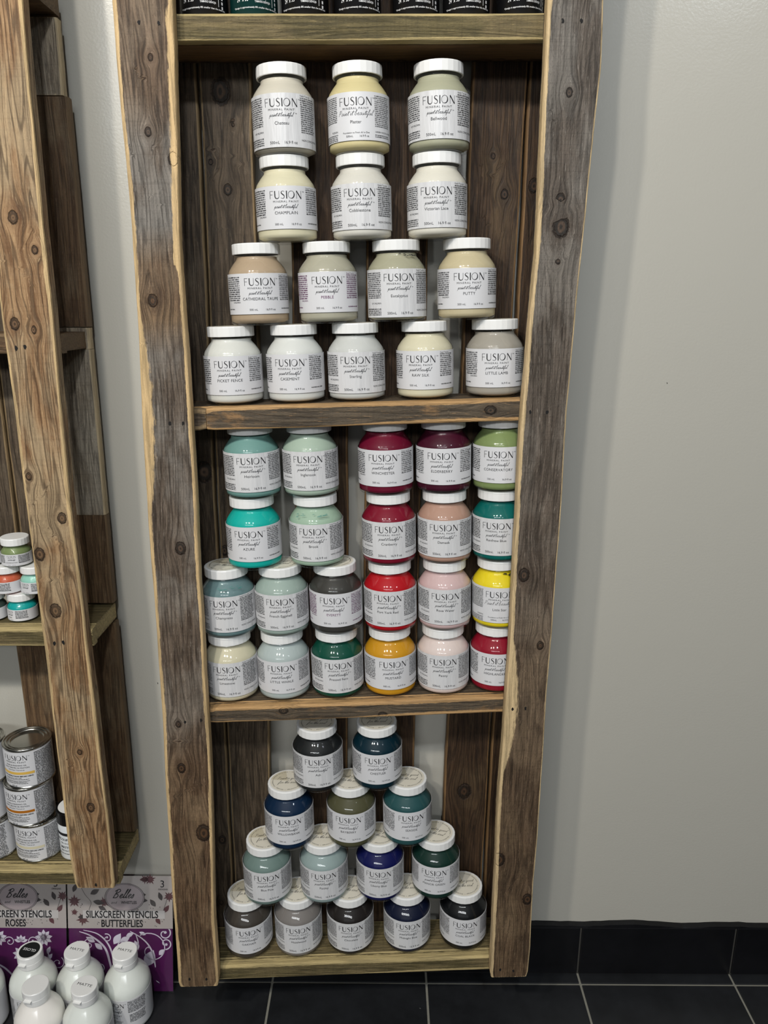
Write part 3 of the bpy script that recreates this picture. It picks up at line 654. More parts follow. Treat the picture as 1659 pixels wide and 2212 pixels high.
JARS = [
("A",0,"Chateau",-0.1387,0.1961,1,(206,198,182),"pale oatmeal paint jar at the left end of the top row of the upper stack"),
("A",0,"Plaster",-0.0351,0.1993,-6,(212,197,148),"pale yellow plaster paint jar in the middle of the top row of the upper stack"),
("A",0,"Bellwood",0.0761,0.2028,-6,(172,170,145),"grey-green paint jar at the right end of the top row of the upper stack"),
("A",1,"CHAMPLAIN",-0.1379,0.0834,4,(216,208,178),"warm cream paint jar directly under the oatmeal jar, second row of the upper stack"),
("A",1,"Cobblestone",-0.0314,0.0868,-4,(212,207,196),"light stone grey paint jar in the middle of the second row of the upper stack"),
("A",1,"Victorian Lace",0.0763,0.0901,-7,(220,214,200),"off-white lace paint jar at the right end of the second row of the upper stack"),
("A",2,"CATHEDRAL TAUPE",-0.1813,-0.0306,10,(176,154,128),"brownish taupe paint jar, first of the four in the third row of the upper stack"),
("A",2,"PEBBLE",-0.0803,-0.0275,0,(172,167,148),"pebble grey paint jar with purple label lettering, third row of the upper stack"),
("A",2,"Eucalyptus",0.0199,-0.0243,2,(166,162,138),"dull green-grey paint jar with a wrinkled label and paint smear under its lid"),
("A",2,"PUTTY",0.1225,-0.0211,-3,(196,182,148),"putty beige paint jar, last of the four in the third row of the upper stack"),
("A",3,"PICKET FENCE",-0.2226,-0.1446,0,(214,213,206),"white paint jar standing on the upper shelf next to the left post"),
("A",3,"CASEMENT",-0.1302,-0.1417,-8,(214,214,209),"cool white paint jar, second from the left standing on the upper shelf"),
("A",3,"Sterling",-0.0394,-0.1389,-2,(200,200,196),"pale silver grey paint jar standing in the middle of the upper shelf"),
("A",3,"RAW SILK",0.0635,-0.1357,-14,(214,206,178),"silky cream paint jar, fourth from the left standing on the upper shelf"),
("A",3,"LITTLE LAMB",0.1683,-0.1324,-5,(160,153,142),"mid grey paint jar standing on the upper shelf against the right post"),
("B",0,"Heirloom",-0.2007,-0.2875,6,(112,152,145),"dusty teal paint jar stacked on the bright turquoise jar under the upper shelf"),
("B",0,"Inglenook",-0.1109,-0.2849,-2,(168,185,168),"pale sage paint jar stacked on another sage jar under the upper shelf"),
("B",0,"WINCHESTER",0.0051,-0.2817,-8,(104,10,40),"deep wine red paint jar topping the column above the mustard jar"),
("B",0,"ELDERBERRY",0.0950,-0.2791,-10,(66,12,34),"blackish plum paint jar topping the column of pink jars"),
("B",0,"CONSERVATORY",0.1832,-0.2767,-14,(126,142,90),"olive green paint jar topping the column beside the right post"),
("B",1,"AZURE",-0.2022,-0.4002,-4,(18,172,160),"bright turquoise paint jar resting on the two left lids below it"),
("B",1,"Brook",-0.1035,-0.3974,-4,(158,182,160),"soft green paint jar with a wrinkled label resting above the charcoal jar"),
("B",1,"Cranberry",0.0110,-0.3942,-2,(124,10,38),"cranberry red paint jar, second from the top in the column above the mustard jar"),
("B",1,"Damask",0.0995,-0.3917,-8,(180,142,124),"dusty rose-brown paint jar beneath the dark plum jar"),
("B",1,"Renfrew Blue",0.1868,-0.3893,-16,(0,98,92),"dark teal paint jar between the olive and yellow jars by the right post"),
("B",2,"Champness",-0.2470,-0.5142,-2,(106,132,134),"grey-blue paint jar beside the left post with its printed lid visible"),
("B",2,"French Eggshell",-0.1614,-0.5118,2,(156,172,163),"eggshell green-grey paint jar between the grey-blue and charcoal jars"),
("B",2,"EVERETT",-0.0739,-0.5093,-4,(58,56,52),"charcoal paint jar with purple fine print, on top of the forest green jar"),
("B",2,"Fort York Red",0.0141,-0.5068,-8,(178,14,26),"bright scarlet paint jar sitting on the mustard jar"),
("B",2,"Rose Water",0.1024,-0.5043,-4,(208,178,176),"rose pink paint jar sitting on the palest pink jar"),
("B",2,"Little Star",0.1903,-0.5019,-7,(232,208,34),"bright yellow paint jar with dried drips under the lid, by the right post"),
("B",3,"Limestone",-0.2474,-0.6269,-2,(208,200,172),"limestone cream paint jar standing on the middle shelf against the left post"),
("B",3,"LITTLE WHALE",-0.1618,-0.6245,0,(176,186,184),"pale blue-grey paint jar standing on the middle shelf beside the cream jar"),
("B",3,"Pressed Fern",-0.0728,-0.6220,4,(4,72,56),"forest green paint jar standing on the middle shelf left of the mustard jar"),
("B",3,"MUSTARD",0.0150,-0.6195,4,(202,144,28),"mustard yellow paint jar standing on the middle shelf"),
("B",3,"Peony",0.1031,-0.6170,-6,(222,204,197),"palest pink paint jar standing on the middle shelf right of the mustard jar"),
("B",3,"HIGHLANDER",0.1915,-0.6145,-12,(142,14,38),"crimson paint jar standing on the middle shelf, half behind the right post"),
("C",0,"Ash",-0.1083,-0.7972,3,(28,30,31),"near-black jar on the left at the peak of the bottom pyramid, wrinkled label"),
("C",0,"CHESTLER",-0.0064,-0.7953,0,(0,36,48),"inky blue jar on the right at the peak of the bottom pyramid"),
("C",1,"WILLOWBANK",-0.1605,-0.9109,3,(4,34,62),"navy blue paint jar, left of three in the pyramid's second row"),
("C",1,"BAYBERRY",-0.0516,-0.9089,-7,(80,78,54),"dark olive paint jar, middle of three in the pyramid's second row"),
("C",1,"SEASIDE",0.0471,-0.9070,6,(38,78,80),"deep sea teal paint jar, right of three in the pyramid's second row"),
("C",2,"Blue Pine",-0.2023,-1.0244,5,(110,130,124),"slate green-grey paint jar, first of four in the pyramid's third row"),
("C",2,"Paisley",-0.1012,-1.0225,2,(148,164,162),"light blue-grey paint jar, second of four in the pyramid's third row"),
("C",2,"Liberty Blue",-0.0006,-1.0206,-5,(8,14,76),"royal navy paint jar, third of four in the pyramid's third row"),
("C",2,"MANOR GREEN",0.0997,-1.0187,-10,(14,46,38),"blackish green paint jar, last of four in the pyramid's third row"),
("C",3,"OAKHAM",-0.2406,-1.1378,8,(64,58,52),"dark brown-grey paint jar at the left end of the lowest shelf"),
("C",3,"Hazelwood",-0.1494,-1.1361,4,(126,120,116),"mid warm grey paint jar, second from the left on the lowest shelf"),
("C",3,"Chocolate",-0.0545,-1.1343,2,(32,27,25),"chocolate black paint jar in the middle of the lowest shelf"),
("C",3,"Midnight Blue",0.0494,-1.1324,0,(10,18,44),"midnight blue paint jar, fourth from the left on the lowest shelf"),
("C",3,"COAL BLACK",0.1528,-1.1304,-2,(10,12,15),"coal black paint jar at the right end of the lowest shelf"),
]
GRP = {'A':'paint jars stacked on the upper shelf','B':'paint jars stacked on the middle shelf','C':'pyramid of dark paint jars on the lowest shelf'}
for (k, row, nm, u, zb, la, rgb, lab) in JARS:
    al = R(SHN[k][1]); style = 'B' if nm.isupper() else ('C' if nm in ('Plaster','Little Star') else ('a' if nm in ('Chateau','Eucalyptus') else 'A'))
    lift = .0003+.0001*(3-row)
    mw = Matrix.Translation(rk(u,.0515,zb+lift)) @ Matrix.Rotation(PSI,4,'Z') @ Matrix.Rotation(-al,4,'Y') @ Matrix.Rotation(R(la),4,'Z')
    jr = empty('paint_jar', mat=mw); tag(jr, lab, 'paint jar', GRP[k])
    inst('jar_body', SHELL, jr)
    pm = plain('paint_'+nm.lower().replace(' ','_'), rgb, .55, spec=.25)
    inst('paint_fill', PAINT, jr, pm)
    ld = inst('lid', LID, jr); ld.rotation_euler = (0,0,R(RND.random()*14))
    sk = inst('lid_sticker', STICK, ld); sk.rotation_euler = (0,0,R({0:-14,1:-10}.get(row%2)+RND.randint(-8,8)))
    lb = inst('label', LABELS[style], jr)
    br = inst('brand_lettering', BR[style], lb, M_INK)
    inst('volume_lettering', VO[style], lb, M_INK)
    fp = inst('fine_print', FP[style], lb, M_PURPLE if nm in ('PEBBLE','EVERETT') else M_INK)
    zt, z0 = ZT[style]; p = P2()
    if nm in ('PEBBLE','EVERETT'): pass
    if style == 'B': p.text(nm, .0056, 0, zt-.0365, sp=1.06)
    elif style == 'C': p.text(nm, .0056, 0, zt-.0385)
    else: p.text(nm, .0056, 0, (zt-.0365 if style == 'A' else zt-.0385), xs=1.05)
    p.build('shade_name', CW, [M_PURPLE if nm in ('PEBBLE','EVERETT') else M_INK], lb)
    if nm in ('Eucalyptus','Little Star','Brook','Champness'):
        # dried paint smears round the neck, inside the clear plastic
        q = P2(); dark = nm in ('Eucalyptus','Little Star'); rr2 = .0317
        for i in range(9 if dark else 14):
            x = (RND.random()*.9+.0 if dark else RND.random()*1.8-.9)*.032
            y = .0892+RND.random()*.004 if dark else .0835+RND.random()*.004
            L_ = .003+RND.random()*.006; q.add(ribbon([(x,y),(x+L_*.5,y+RND.random()*.0008),(x+L_,y+RND.random()*.0006)], [.0003,.0012 if dark else .0005,.0002]))
        def nk(x,y,dark=dark):
            r = .0322+( .0925-y)*1.35 if y < .0925 else .0312
            return (r*math.sin(x/r), -r*math.cos(x/r), y)
        q.build('dried_drips', nk, [M_INK if dark else plain('teal_smear',(70,130,124),.4)], jr)

# ================================================================== TUBES ON THE TOP SHELF
def tube_print():
    p = P2(); rr = .0313
    p.text('*Design is approximately 8% smaller than the sheet size', .0029, 0, .0085, bold=.00003)
    p.text('TAMA\u00d1O DE HOJA', .0034, .0075, .0150, xs=.72, bold=.00005)
    p.text('24" x 35"', .0068, -.0185, .0165, xs=.72, bold=.00008)
    p.rect(.0115,.0150,.0118,.060); p.rect(.0215,.0125,.0222,.060)
    for i in range(9): p.rect(.0265,.0105+.0052*i,.0290,.0140+.0052*i)
    o = p.build('tube_lettering', cyl(rr), [M_WHITEINK]); me = o.data; bpy.data.objects.remove(o); return me
TP = tube_print()
v, f = lathe([(.0300,0),(.0310,.0008),(.0310,.2990),(.0302,.3)], 56, cap0=True, cap1=True); _o = mesh_obj('t', v, f, M_BLACK, smooth=False); TB = _o.data
for p_ in TB.polygons: p_.use_smooth = len(p_.vertices) == 4
bpy.data.objects.remove(_o)
v, f = lathe([(.0311,.2800),(.0316,.2805),(.0316,.3040),(.0305,.3050)], 56, cap1=True); _o = mesh_obj('t', v, f, M_BLACK); TCAP = _o.data; bpy.data.objects.remove(_o)
TPOS = [(-.2396,'first black printed tube on the top shelf, beside the left post'),(-.1740,'dark teal printed tube on the top shelf, the only teal one'),(-.1066,'black printed tube on the top shelf, just right of the teal tube'),
        (-.0374,'black printed tube on the top shelf, left of the gap in the middle'),(.0402,'black printed tube on the top shelf, right of the gap in the middle'),(.1072,'black printed tube, second from the right on the top shelf'),(.1788,'last black printed tube on the top shelf, beside the right post')]
for i,(u,lab) in enumerate(TPOS):
    rz = [6,14,-2,8,0,-3,10][i]
    t = empty('transfer_tube', mat=Matrix.Translation(rk(u,.041,ztop('T')(u)+.0003)) @ Matrix.Rotation(PSI,4,'Z') @ Matrix.Rotation(-R(1.07),4,'Y') @ Matrix.Rotation(R(rz),4,'Z'))
    tag(t, lab, 'tube', 'printed tubes on the top shelf')
    b_ = inst('tube_body', TB, t, M_TEAL if i == 1 else M_BLACK); inst('tube_lettering', TP, b_); inst('tube_cap', TCAP, t)

# ================================================================== LEFT RACK CONTENTS
# small sample jars
sp_ = [(.019,0),(.0215,.0012),(.0225,.004),(.0225,.0225),(.0220,.0245),(.0200,.0275),(.0180,.0300),(.0178,.0320),(.0196,.0326),(.0196,.0336),(.0180,.0340),(.0180,.0350)]
v, f = lathe(sp_, 48, cap0=True); _o = mesh_obj('s', v, f, M_SHELL, smooth=True); SS = _o.data; bpy.data.objects.remove(_o)
v, f = lathe([(.018,.002)]+[(r-.0008,max(.002,z)) for r,z in sp_[1:8]]+[(.0172,.0335)], 48, cap0=True, cap1=True); _o = mesh_obj('s', v, f, M_LID, smooth=True); SP = _o.data; bpy.data.objects.remove(_o)
v, f = lidmesh([(.0195,.0345),(.0208,.0345),(.0211,.0352),(.0211,.0445),(.0207,.0455),(.0200,.0459)], 24, .6, .0460); _o = mesh_obj('s', v, f, M_LID); SL = _o.data; bpy.data.objects.remove(_o)
SLAB = label_mesh(.0030,.0215, rad=.0228)
def small_print():
    p = P2(); p.add(LOGO, 0, .0168, 0, sc=.0030); p.text('MINERAL PAINT', .0014, 0, .0148, xs=1.2); p.add(script('paint it beautiful', .0008, .0002), 0, .0122)
    p.text('37 mL    1.25 fl oz', .0016, 0, .0042)
    greek(p, .0105, .030, .0205, 7, .0018, .0011); greek(p, -.030, -.0105, .0205, 7, .0018, .0011, right=True); p.rect(.0105,.0075,.030,.0078,nx=8)
    o = p.build('brand_lettering', cyl(.0230), [M_INK]); me = o.data; bpy.data.objects.remove(o); return me
SPR = small_print()
SMALL = [(-.585,-.4951,(14,160,156),30,'small turquoise sample jar on the shelf, bottom of the little pile','AZURE'),(-.634,-.4951,(60,70,64),30,'small dark green-grey sample jar on the shelf at the photo edge',''),
 (-.603,-.4488,(196,92,62),40,'small coral orange sample jar in the middle of the little pile',''),(-.5585,-.4488,(150,205,188),20,'small mint sample jar partly hidden by the tan front post',''),
 (-.5840,-.4025,(120,136,88),12,'small olive green sample jar on top of the little pile','CONSERVATORY'),(-.6305,-.4025,(150,146,124),20,'small grey-green sample jar cut off by the photo edge at the top of the pile','')]
for x,z,rgb,rz,lab,nm in SMALL:
    t = empty('sample_jar', mat=Matrix.Translation((x,.043,z+HC)) @ Matrix.Rotation(R(-rz if nm!='CONSERVATORY' else 5),4,'Z')); tag(t, lab, 'paint jar', 'small sample jars piled in the left rack')
    inst('jar_body', SS, t); inst('paint_fill', SP, t, plain('sample_paint', rgb, .55, spec=.25)); l_ = inst('lid', SL, t)
    lb = inst('label', SLAB, t); inst('brand_lettering', SPR, lb)
    if nm: q = P2(); q.text(nm, .0024, 0, .0078); q.build('shade_name', cyl(.0230), [M_INK], lb)

# tin cans
CR = .0385; CHT = .0742
v, f = lathe([(CR-.001,0),(CR+.0008,.0006),(CR+.0008,.0026),(CR-.0004,.0034),(CR-.0004,CHT-.0042),(CR+.0008,CHT-.0032),(CR+.0010,CHT-.0010),(CR+.0004,CHT),(CR-.0014,CHT),(CR-.0018,CHT-.0020),(CR-.0042,CHT-.0024),(CR-.0046,CHT-.0006),(CR-.0062,CHT-.0004),(CR-.0068,CHT-.0028),(CR-.0085,CHT-.0036),(CR-.0098,CHT-.0016),(CR-.0112,CHT-.0016),(CR-.0124,CHT-.0044)], 72, cap0=True, cap1=True)
_o = mesh_obj('c', v, f, M_TIN, smooth=True); CAN = _o.data
for p_ in CAN.polygons: p_.use_smooth = len(p_.vertices) == 4
bpy.data.objects.remove(_o)
CLAB = label_mesh(.0042, CHT-.0048, R(178), CR+.0003)
def can_print():
    p = P2(); t = CHT-.0048
    p.add(LOGO, 0, t-.0150, 0, sc=.0092); p.text('TM', .0022, .0235, t-.0080)
    p.text('MINERAL PAINT', .0038, 0, t-.0196, sp=1.2, xs=1.15); p.text('STAIN & FINISHING OIL', .0036, 0, t-.0252); p.text('HUILE TEINT\u00c9E DE FINITION', .0036, 0, t-.0298); p.text('All-in-One / Tout-en-un', .0030, 0, t-.0338)
    p.text('READ INSTRUCTIONS BEFORE USING', .0033, 0, t-.0460, bold=.0001)
    greek(p, -.024, .024, t-.0470, 2, .0022, .0011, .4); greek(p, -.026, .026, t-.0525, 3, .0022, .0011, .2); p.text('237 ml', .0036, -.006, t-.0645, bold=.00006)
    greek(p, .032, .075, t-.0020, 23, .0027, .0017, .06); greek(p, -.075, -.034, t-.0020, 23, .0027, .0017, .06)
    o = p.build('brand_lettering', cyl(CR+.0006), [M_INK]); me = o.data; bpy.data.objects.remove(o); return me
CPR = can_print()
def swatch():
    p = P2(); t = CHT-.0048; p.rect(-.030, t-.0415, .030, t-.0368, nx=24)
    o = p.build('colour_stripe', cyl(CR+.0006), [M_LABEL]); me = o.data; bpy.data.objects.remove(o); return me
SWM = swatch()
zc = -.9460
CANS = [(-.6118,.056,0,-8,(214,206,176),'bottom tin can of the right stack, with a cream stripe'),(-.6180,.053,1,-10,(176,106,20),'middle tin can of the right stack, with an amber brown stripe'),(-.6115,.054,2,-8,(222,180,84),'top tin can of the right stack, honey stripe and shiny lid visible'),
        (-.6930,.056,0,-50,(60,44,34),'bottom tin can of the stack cut off by the photo edge, dark brown stripe'),(-.7000,.054,1,-50,(16,16,16),'middle tin can of the stack cut off by the photo edge, black stripe'),(-.6920,.054,2,-75,(120,80,50),'top tin can of the stack cut off by the photo edge')]
for x,y,n_,rz,rgb,lab in CANS:
    t = empty('tin_can', mat=Matrix.Translation((x,y,zc+HC+.0004+n_*(CHT+.0002))) @ Matrix.Rotation(R(rz),4,'Z')); tag(t, lab, 'can', 'stacked tins of finishing oil')
    inst('can_body', CAN, t); lb = inst('label', CLAB, t); inst('brand_lettering', CPR, lb); inst('colour_stripe', SWM, lb, plain('stripe_ink', rgb, .5))
# decoupage jar
t = empty('glue_jar', mat=Matrix.Translation((-.5435,.050,zc+HC+.0004)) @ Matrix.Rotation(R(-20),4,'Z')); tag(t, 'white jar with a black lid, half hidden behind the tan front post', 'jar')
v, f = lathe([(.024,0),(.027,.0015),(.0278,.004),(.0278,.066),(.0265,.070),(.0265,.074)], 56, cap0=True, cap1=True); bo = mesh_obj('jar_body', v, f, plain('white_jar_plastic',(228,232,234),.3), t, smooth=True)
v, f = lathe([(.0276,.070),(.0285,.0705),(.0285,.0925),(.0278,.094)], 40, cap1=True); mesh_obj('lid', v, f, plain('black_lid_plastic',(14,14,15),.3), t)
v, f = lathe([(.0245,.0941),(.0245,.0944)], 40, cap1=True); mesh_obj('lid_disc', v, f, M_LID, t)
q = P2(); q.rect(-.020,.050,.020,.0555,nx=16); q.text('DECOUPAGE', .0064, 0, .0400, bold=.0001); q.text('GEL GLUE', .0042, 0, .0335); q.text('MATTE', .0062, 0, .0245, bold=.0001); q.text('FINI MATE', .0042, 0, .0185); greek(q,-.015,.015,.016,1,.003,.0014)
q.build('jar_lettering', cyl(.0281), [M_INK], bo)

# ================================================================== STENCIL PACKS
M_CARD = plain('grey_header_card', (176,168,164), .55); M_PUR = plain('purple_card', (80,16,78), .4); M_PURW = plain('white_flourish_print', (214,208,222), .5)
M_LEAF = plain('maroon_leaf_print', (92,58,62), .5); M_LEAFG = plain('dark_leaf_print', (66,60,60), .5); M_OVAL = plain('taupe_oval_print', (166,154,156), .5)
M_STRIP = plain('pale_title_strip', (196,192,190), .5)
def leaf(cx, cy, L_, W_, rot):
    n = 8; pts = []
    for i in range(n+1): t = i/n; pts.append((L_*t, W_*math.sin(math.pi*t)*(1-.3*t)))
    for i in range(n-1,0,-1): t = i/n; pts.append((L_*t, -W_*math.sin(math.pi*t)*(1-.3*t)))
    c, s = math.cos(rot), math.sin(rot)
    return [(cx+x*c-y*s, cy+x*s+y*c) for x,y in pts], [tuple(range(len(pts)))]
def maple(cx, cy, r, rot):
    pts = []
    for i in range(20):
        a = rot+2*math.pi*i/20; rr = r*(1.0 if i%4==0 else (.48 if i%2 else .72)); pts.append((cx+rr*math.cos(a), cy+rr*math.sin(a)))
    n = len(pts); return pts+[(cx,cy)], [(i,(i+1)%n,n) for i in range(n)]
def curl(p, pts, w0, w1, mi=0):
    c = catmull(pts, 7); n = len(c); p.add(ribbon(c, [w0*(i/(n-1)) ** .5*(1-i/(n-1))*2+w1 for i in range(n)]), mi=mi)
def spiral(p, cx, cy, r0, turns, a0, w, sgn=1, mi=0):
    pts = [(cx+r0*(1-.8*t)*math.cos(a0+sgn*turns*2*math.pi*t), cy+r0*(1-.8*t)*math.sin(a0+sgn*turns*2*math.pi*t)) for t in [i/30 for i in range(31)]]
    p.add(ribbon(pts, [w*(1-.3*i/30) for i in range(31)]), mi=mi); p.add(poly_ell(pts[-1][0], pts[-1][1], w*1.1, w*1.1, 10), mi=mi)
def pack(x0, title, art, lab, yoff=0):
    w, h = .2035, .2345
    b0 = Vector((x0,.0760+yoff,.0008)); b1y, b1z = .1225+yoff, .2290
    up = Vector((0,b1y-b0.y,b1z)).normalized(); nrm = Vector((0,-up.z,up.y))
    t = empty('stencil_pack', loc=b0); tag(t, lab, 'stencil pack', 'stencil packs leaning on the skirting')
    def fn(o): return lambda x,y: tuple(Vector((x,0,0))+up*y+nrm*o)
    def slab(name, xa,xb,ya,yb,d0,d1,m):
        V = [fn(d)(x,y) for d in (d0,d1) for y in (ya,yb) for x in (xa,xb)]
        return mesh_obj(name, V, [(0,2,3,1),(4,5,7,6),(0,1,5,4),(2,6,7,3),(0,4,6,2),(1,3,7,5)], m, t)
    hy = .128
    base = slab('backing_card', .002,w-.002,.002,h-.003,0,.0008,M_PUR)
    hd = slab('header_card', .001,w-.001,hy,h-.002,.0009,.0016,M_CARD)
    cx = w*.545
    q = P2()
    for k in range(40): q.add(poly_ell(.02+RND.random()*(w-.04), hy+.004+RND.random()*.05, .0009,.0009,6), mi=1)
    for (a,b,L_,W_,ro,mi) in [(.012,.200,.018,.005,1.2,1),(.045,.196,.020,.006,.5,1),(.050,.182,.022,.006,-.2,1),(.060,.172,.018,.005,-.5,1),(.020,.150,.020,.005,.1,1),(.170,.172,.018,.0055,2.2,1),(.152,.196,.022,.006,3.3,1),(.155,.184,.020,.005,3.1,1),(.182,.184,.018,.005,1.9,1),(.186,.160,.018,.005,1.0,0),(.170,.150,.016,.005,-1.0,0),(.140,.226,.018,.004,-.1,0)]: q.add(leaf(a,b,L_,W_,ro), mi=mi)
    for (a,b,r_,ro) in [(.014,.182,.014,.3),(.030,.146,.014,.8),(.014,.160,.008,.2),(.160,.226,.012,.3),(.196,.192,.012,1.0),(.150,.226,.010,.9),(cx-.040,.180,.012,.6),(cx+.024,.160,.008,.1)]: q.add(maple(a,b,r_,ro), mi=0)
    for pts in ([(.025,.215),(.035,.195),(.046,.180),(.042,.165),(.040,.150)],[(.196,.200),(.190,.180),(.184,.160),(.186,.145)]): q.add(ribbon(catmull(pts,4), .0008), mi=1)
    q.add(poly_ell(cx,.190,.0375,.0275,40), mi=2)
    for rr in (1.0,.94):
        q.add(ribbon([(cx+.0375*rr*math.cos(2*math.pi*i/40), .190+.0275*rr*math.sin(2*math.pi*i/40)) for i in range(41)], .0005), mi=1)
    n = len(q.v); q.v += [(.030,hy+.020),(w-.016,hy+.020),(w-.016,hy+.036),(.030,hy+.036)]; q.f.append((n,n+1,n+2,n+3)); q.m.append(3)
    zs = {0:.00175,1:.0018,2:.00195,3:.0020}
    # lift later layers a hair so that prints lie on top of each other
    vz = {}
    for fa, mi in zip(q.f,q.m):
        for i in fa: vz[i] = zs[mi]
    for i, (fa, mi) in enumerate(zip(q.f,q.m)):
        pass
    order = [vz.get(i,.0018) for i in range(len(q.v))]
    # rings above the oval
    mesh_obj('leaf_artwork', [tuple(Vector((x,0,0))+up*y+nrm*(z if mi_!=9 else z)) for (x,y),z,mi_ in zip(q.v,order,[0]*len(q.v))], q.f, [M_LEAF,M_LEAFG,M_OVAL,M_STRIP], hd, fm=q.m)
    g = P2()
    for rr in (1.02,.95): g.add(ribbon([(cx+.0375*rr*math.cos(2*math.pi*i/40), .190+.0275*rr*math.sin(2*math.pi*i/40)) for i in range(41)], .0006))
    # Belles WHISTLES wordmark
    g.add(script('Belles', .0076, .0016, slant=.4, gap=.05), -.003+cx, .1890)
    g.text('and', .0075, cx-.021, .1775, shear=.3); g.text('WHISTLES', .0078, cx+.008, .1775, bold=.0002, xs=.85)
    g.text(title[0], .0200, cx-.0055, hy+.0215, xs=.70, bold=.00042); g.text(title[1], .0200, cx-.006, hy+.0035, xs=.70, bold=.00042)
    g.text('3', .0200, w-.020, .2105); g.text('DESIGNS', .0046, w-.019, .2050)
    g.build('title_lettering', fn(.0022), [M_INK], hd)
    a = P2()
    if art == 'butterflies':
        # big scroll on the right
        spiral(a, .160,.085,.036,1.0,2.2,.0020,-1); spiral(a,.186,.118,.014,1.1,1.6,.0026,-1); spiral(a,.188,.098,.012,1.1,-1.6,.0024,1)
        a.add(leaf(.150,.052,.036,.013,1.15)); curl(a, [(.168,.050),(.164,.075),(.155,.095),(.140,.110),(.120,.122)], .002,.0014)
        curl(a, [(.085,.030),(.080,.060),(.070,.090),(.045,.112),(.022,.121)], .004,.0012); curl(a, [(.090,.030),(.088,.062),(.078,.095),(.058,.116),(.030,.124)], .003,.001)
        a.add(leaf(.088,.096,.026,.008,1.0)); a.add(leaf(.100,.100,.022,.007,.5)); spiral(a,.104,.092,.012,1.2,0,.0018,1); spiral(a,.118,.045,.014,1.3,1,.0022,-1); spiral(a,.060,.050,.016,1.2,2,.0022,1)
        for k in range(5): a.add(leaf(.100,.062,.030,.004,.1+.28*k))
        for (q0,q1,rr,tt,a0,sg) in ((.040,.095,.012,1.1,1.0,1),(.075,.108,.009,1.1,2.0,-1),(.020,.050,.014,1.2,.5,1),(.140,.030,.013,1.2,2.4,1)): spiral(a,q0,q1,rr,tt,a0,.0020,sg)
        for (q0,q1,L_,W_,ro) in ((.052,.100,.020,.006,2.6),(.066,.085,.020,.006,2.4),(.112,.112,.016,.005,.4),(.135,.085,.020,.006,1.9),(.175,.075,.016,.006,.8),(.150,.115,.014,.004,2.7)): a.add(leaf(q0,q1,L_,W_,ro))
        a.add(leaf(.030,.085,.022,.006,2.2)); a.add(leaf(.176,.018,.010,.0012,2.5)); curl(a, [(.09,.06),(.12,.07),(.135,.095),(.13,.118)], .003,.001)
    else:
        for (fx,fy) in ((.070,.108),(.158,.108),(.114,.075),(.026,.078)):
            for k in range(9): a.add(leaf(fx,fy,.017,.0048,2*math.pi*k/9+.2))
            a.add(poly_ell(fx,fy+.001,.006,.006,14), mi=1); 
            for k in range(5): a.add(leaf(fx,fy,.008,.002,2*math.pi*k/5+.5))
        for sx in (-1,1):
            c0 = .114
            curl(a, [(c0+sx*.006,.020),(c0+sx*.030,.045),(c0+sx*.050,.060),(c0+sx*.052,.085)], .003,.0012)
            spiral(a, c0+sx*.022,.100,.011,1.2,0 if sx>0 else math.pi,.0018,sx); spiral(a, c0+sx*.070,.058,.013,1.2,1,.0018,-sx)
            for k in range(4): a.add(leaf(c0+sx*.050,.040+.012*k,.016,.0045,(.3+.3*k) if sx>0 else math.pi-.3-.3*k))
        for k in range(5): a.add(leaf(.114,.100,.014,.004,math.pi*(k+.5)/5))
    a.v = [(min(w-.003,max(.003,x)), min(hy-.001,max(.003,y))) for x,y in a.v]
    a.build('flourish_artwork', fn(.0010), [M_PURW,M_PUR], base)
    sl = []
    # clear sleeve, slightly wavy
    V = []; F = []; nx, ny = 24, 28
    for j in range(ny+1):
        for i in range(nx+1):
            x = w*i/nx; y = h*j/ny
            o_ = .0030+.0010*math.sin(x*60+y*25)*math.sin(y*48+x*13) if 0 < i < nx and 0 < j < ny else .0024
            V.append(tuple(Vector((x,0,0))+up*y+nrm*o_))
    for j in range(ny):
        for i in range(nx): k = j*(nx+1)+i; F.append((k,k+1,k+nx+2,k+nx+1))
    mesh_obj('plastic_sleeve', V, F, M_SLEEVE, t, smooth=True)
pack(-.6040, ('SILKSCREEN STENCILS','BUTTERFLIES'), 'butterflies', 'purple butterflies stencil pack leaning on the skirting next to the rack post')
pack(-.8085, ('SILKSCREEN STENCILS','ROSES'), 'roses', 'purple roses stencil pack behind the bottles, cut off by the left photo edge', .0)

# ================================================================== BOTTLES ON THE FLOOR
bp_ = [(.0375,0),(.0405,.0012),(.0425,.004),(.0428,.008),(.0428,.0700),(.0424,.0760),(.0408,.0820),(.0375,.0880),(.0320,.0955),(.0255,.1035),(.0215,.1080),(.0205,.1100),(.0205,.1120)]
bp_ = [(r_*.970, z_*1.06) for r_, z_ in bp_]
v, f = lathe(bp_, 72, cap0=True, cap1=True); _o = mesh_obj('b', v, f, M_LID, smooth=True); BOT = _o.data
for p_ in BOT.polygons: p_.use_smooth = len(p_.vertices) == 4
bpy.data.objects.remove(_o)
CN = 44
cp = [(.0212,.1085),(.0218,.1088),(.0222,.1180),(.0222,.1200),(.0217,.1203),(.0217,.1207),(.0222,.1210),(.0222,.1330),(.0219,.1342),(.0212,.1348),(.0196,.1349)]
cp = [(r_, z_+.0090) for r_, z_ in cp]
v, f = lathe(cp, CN, cap1=True)
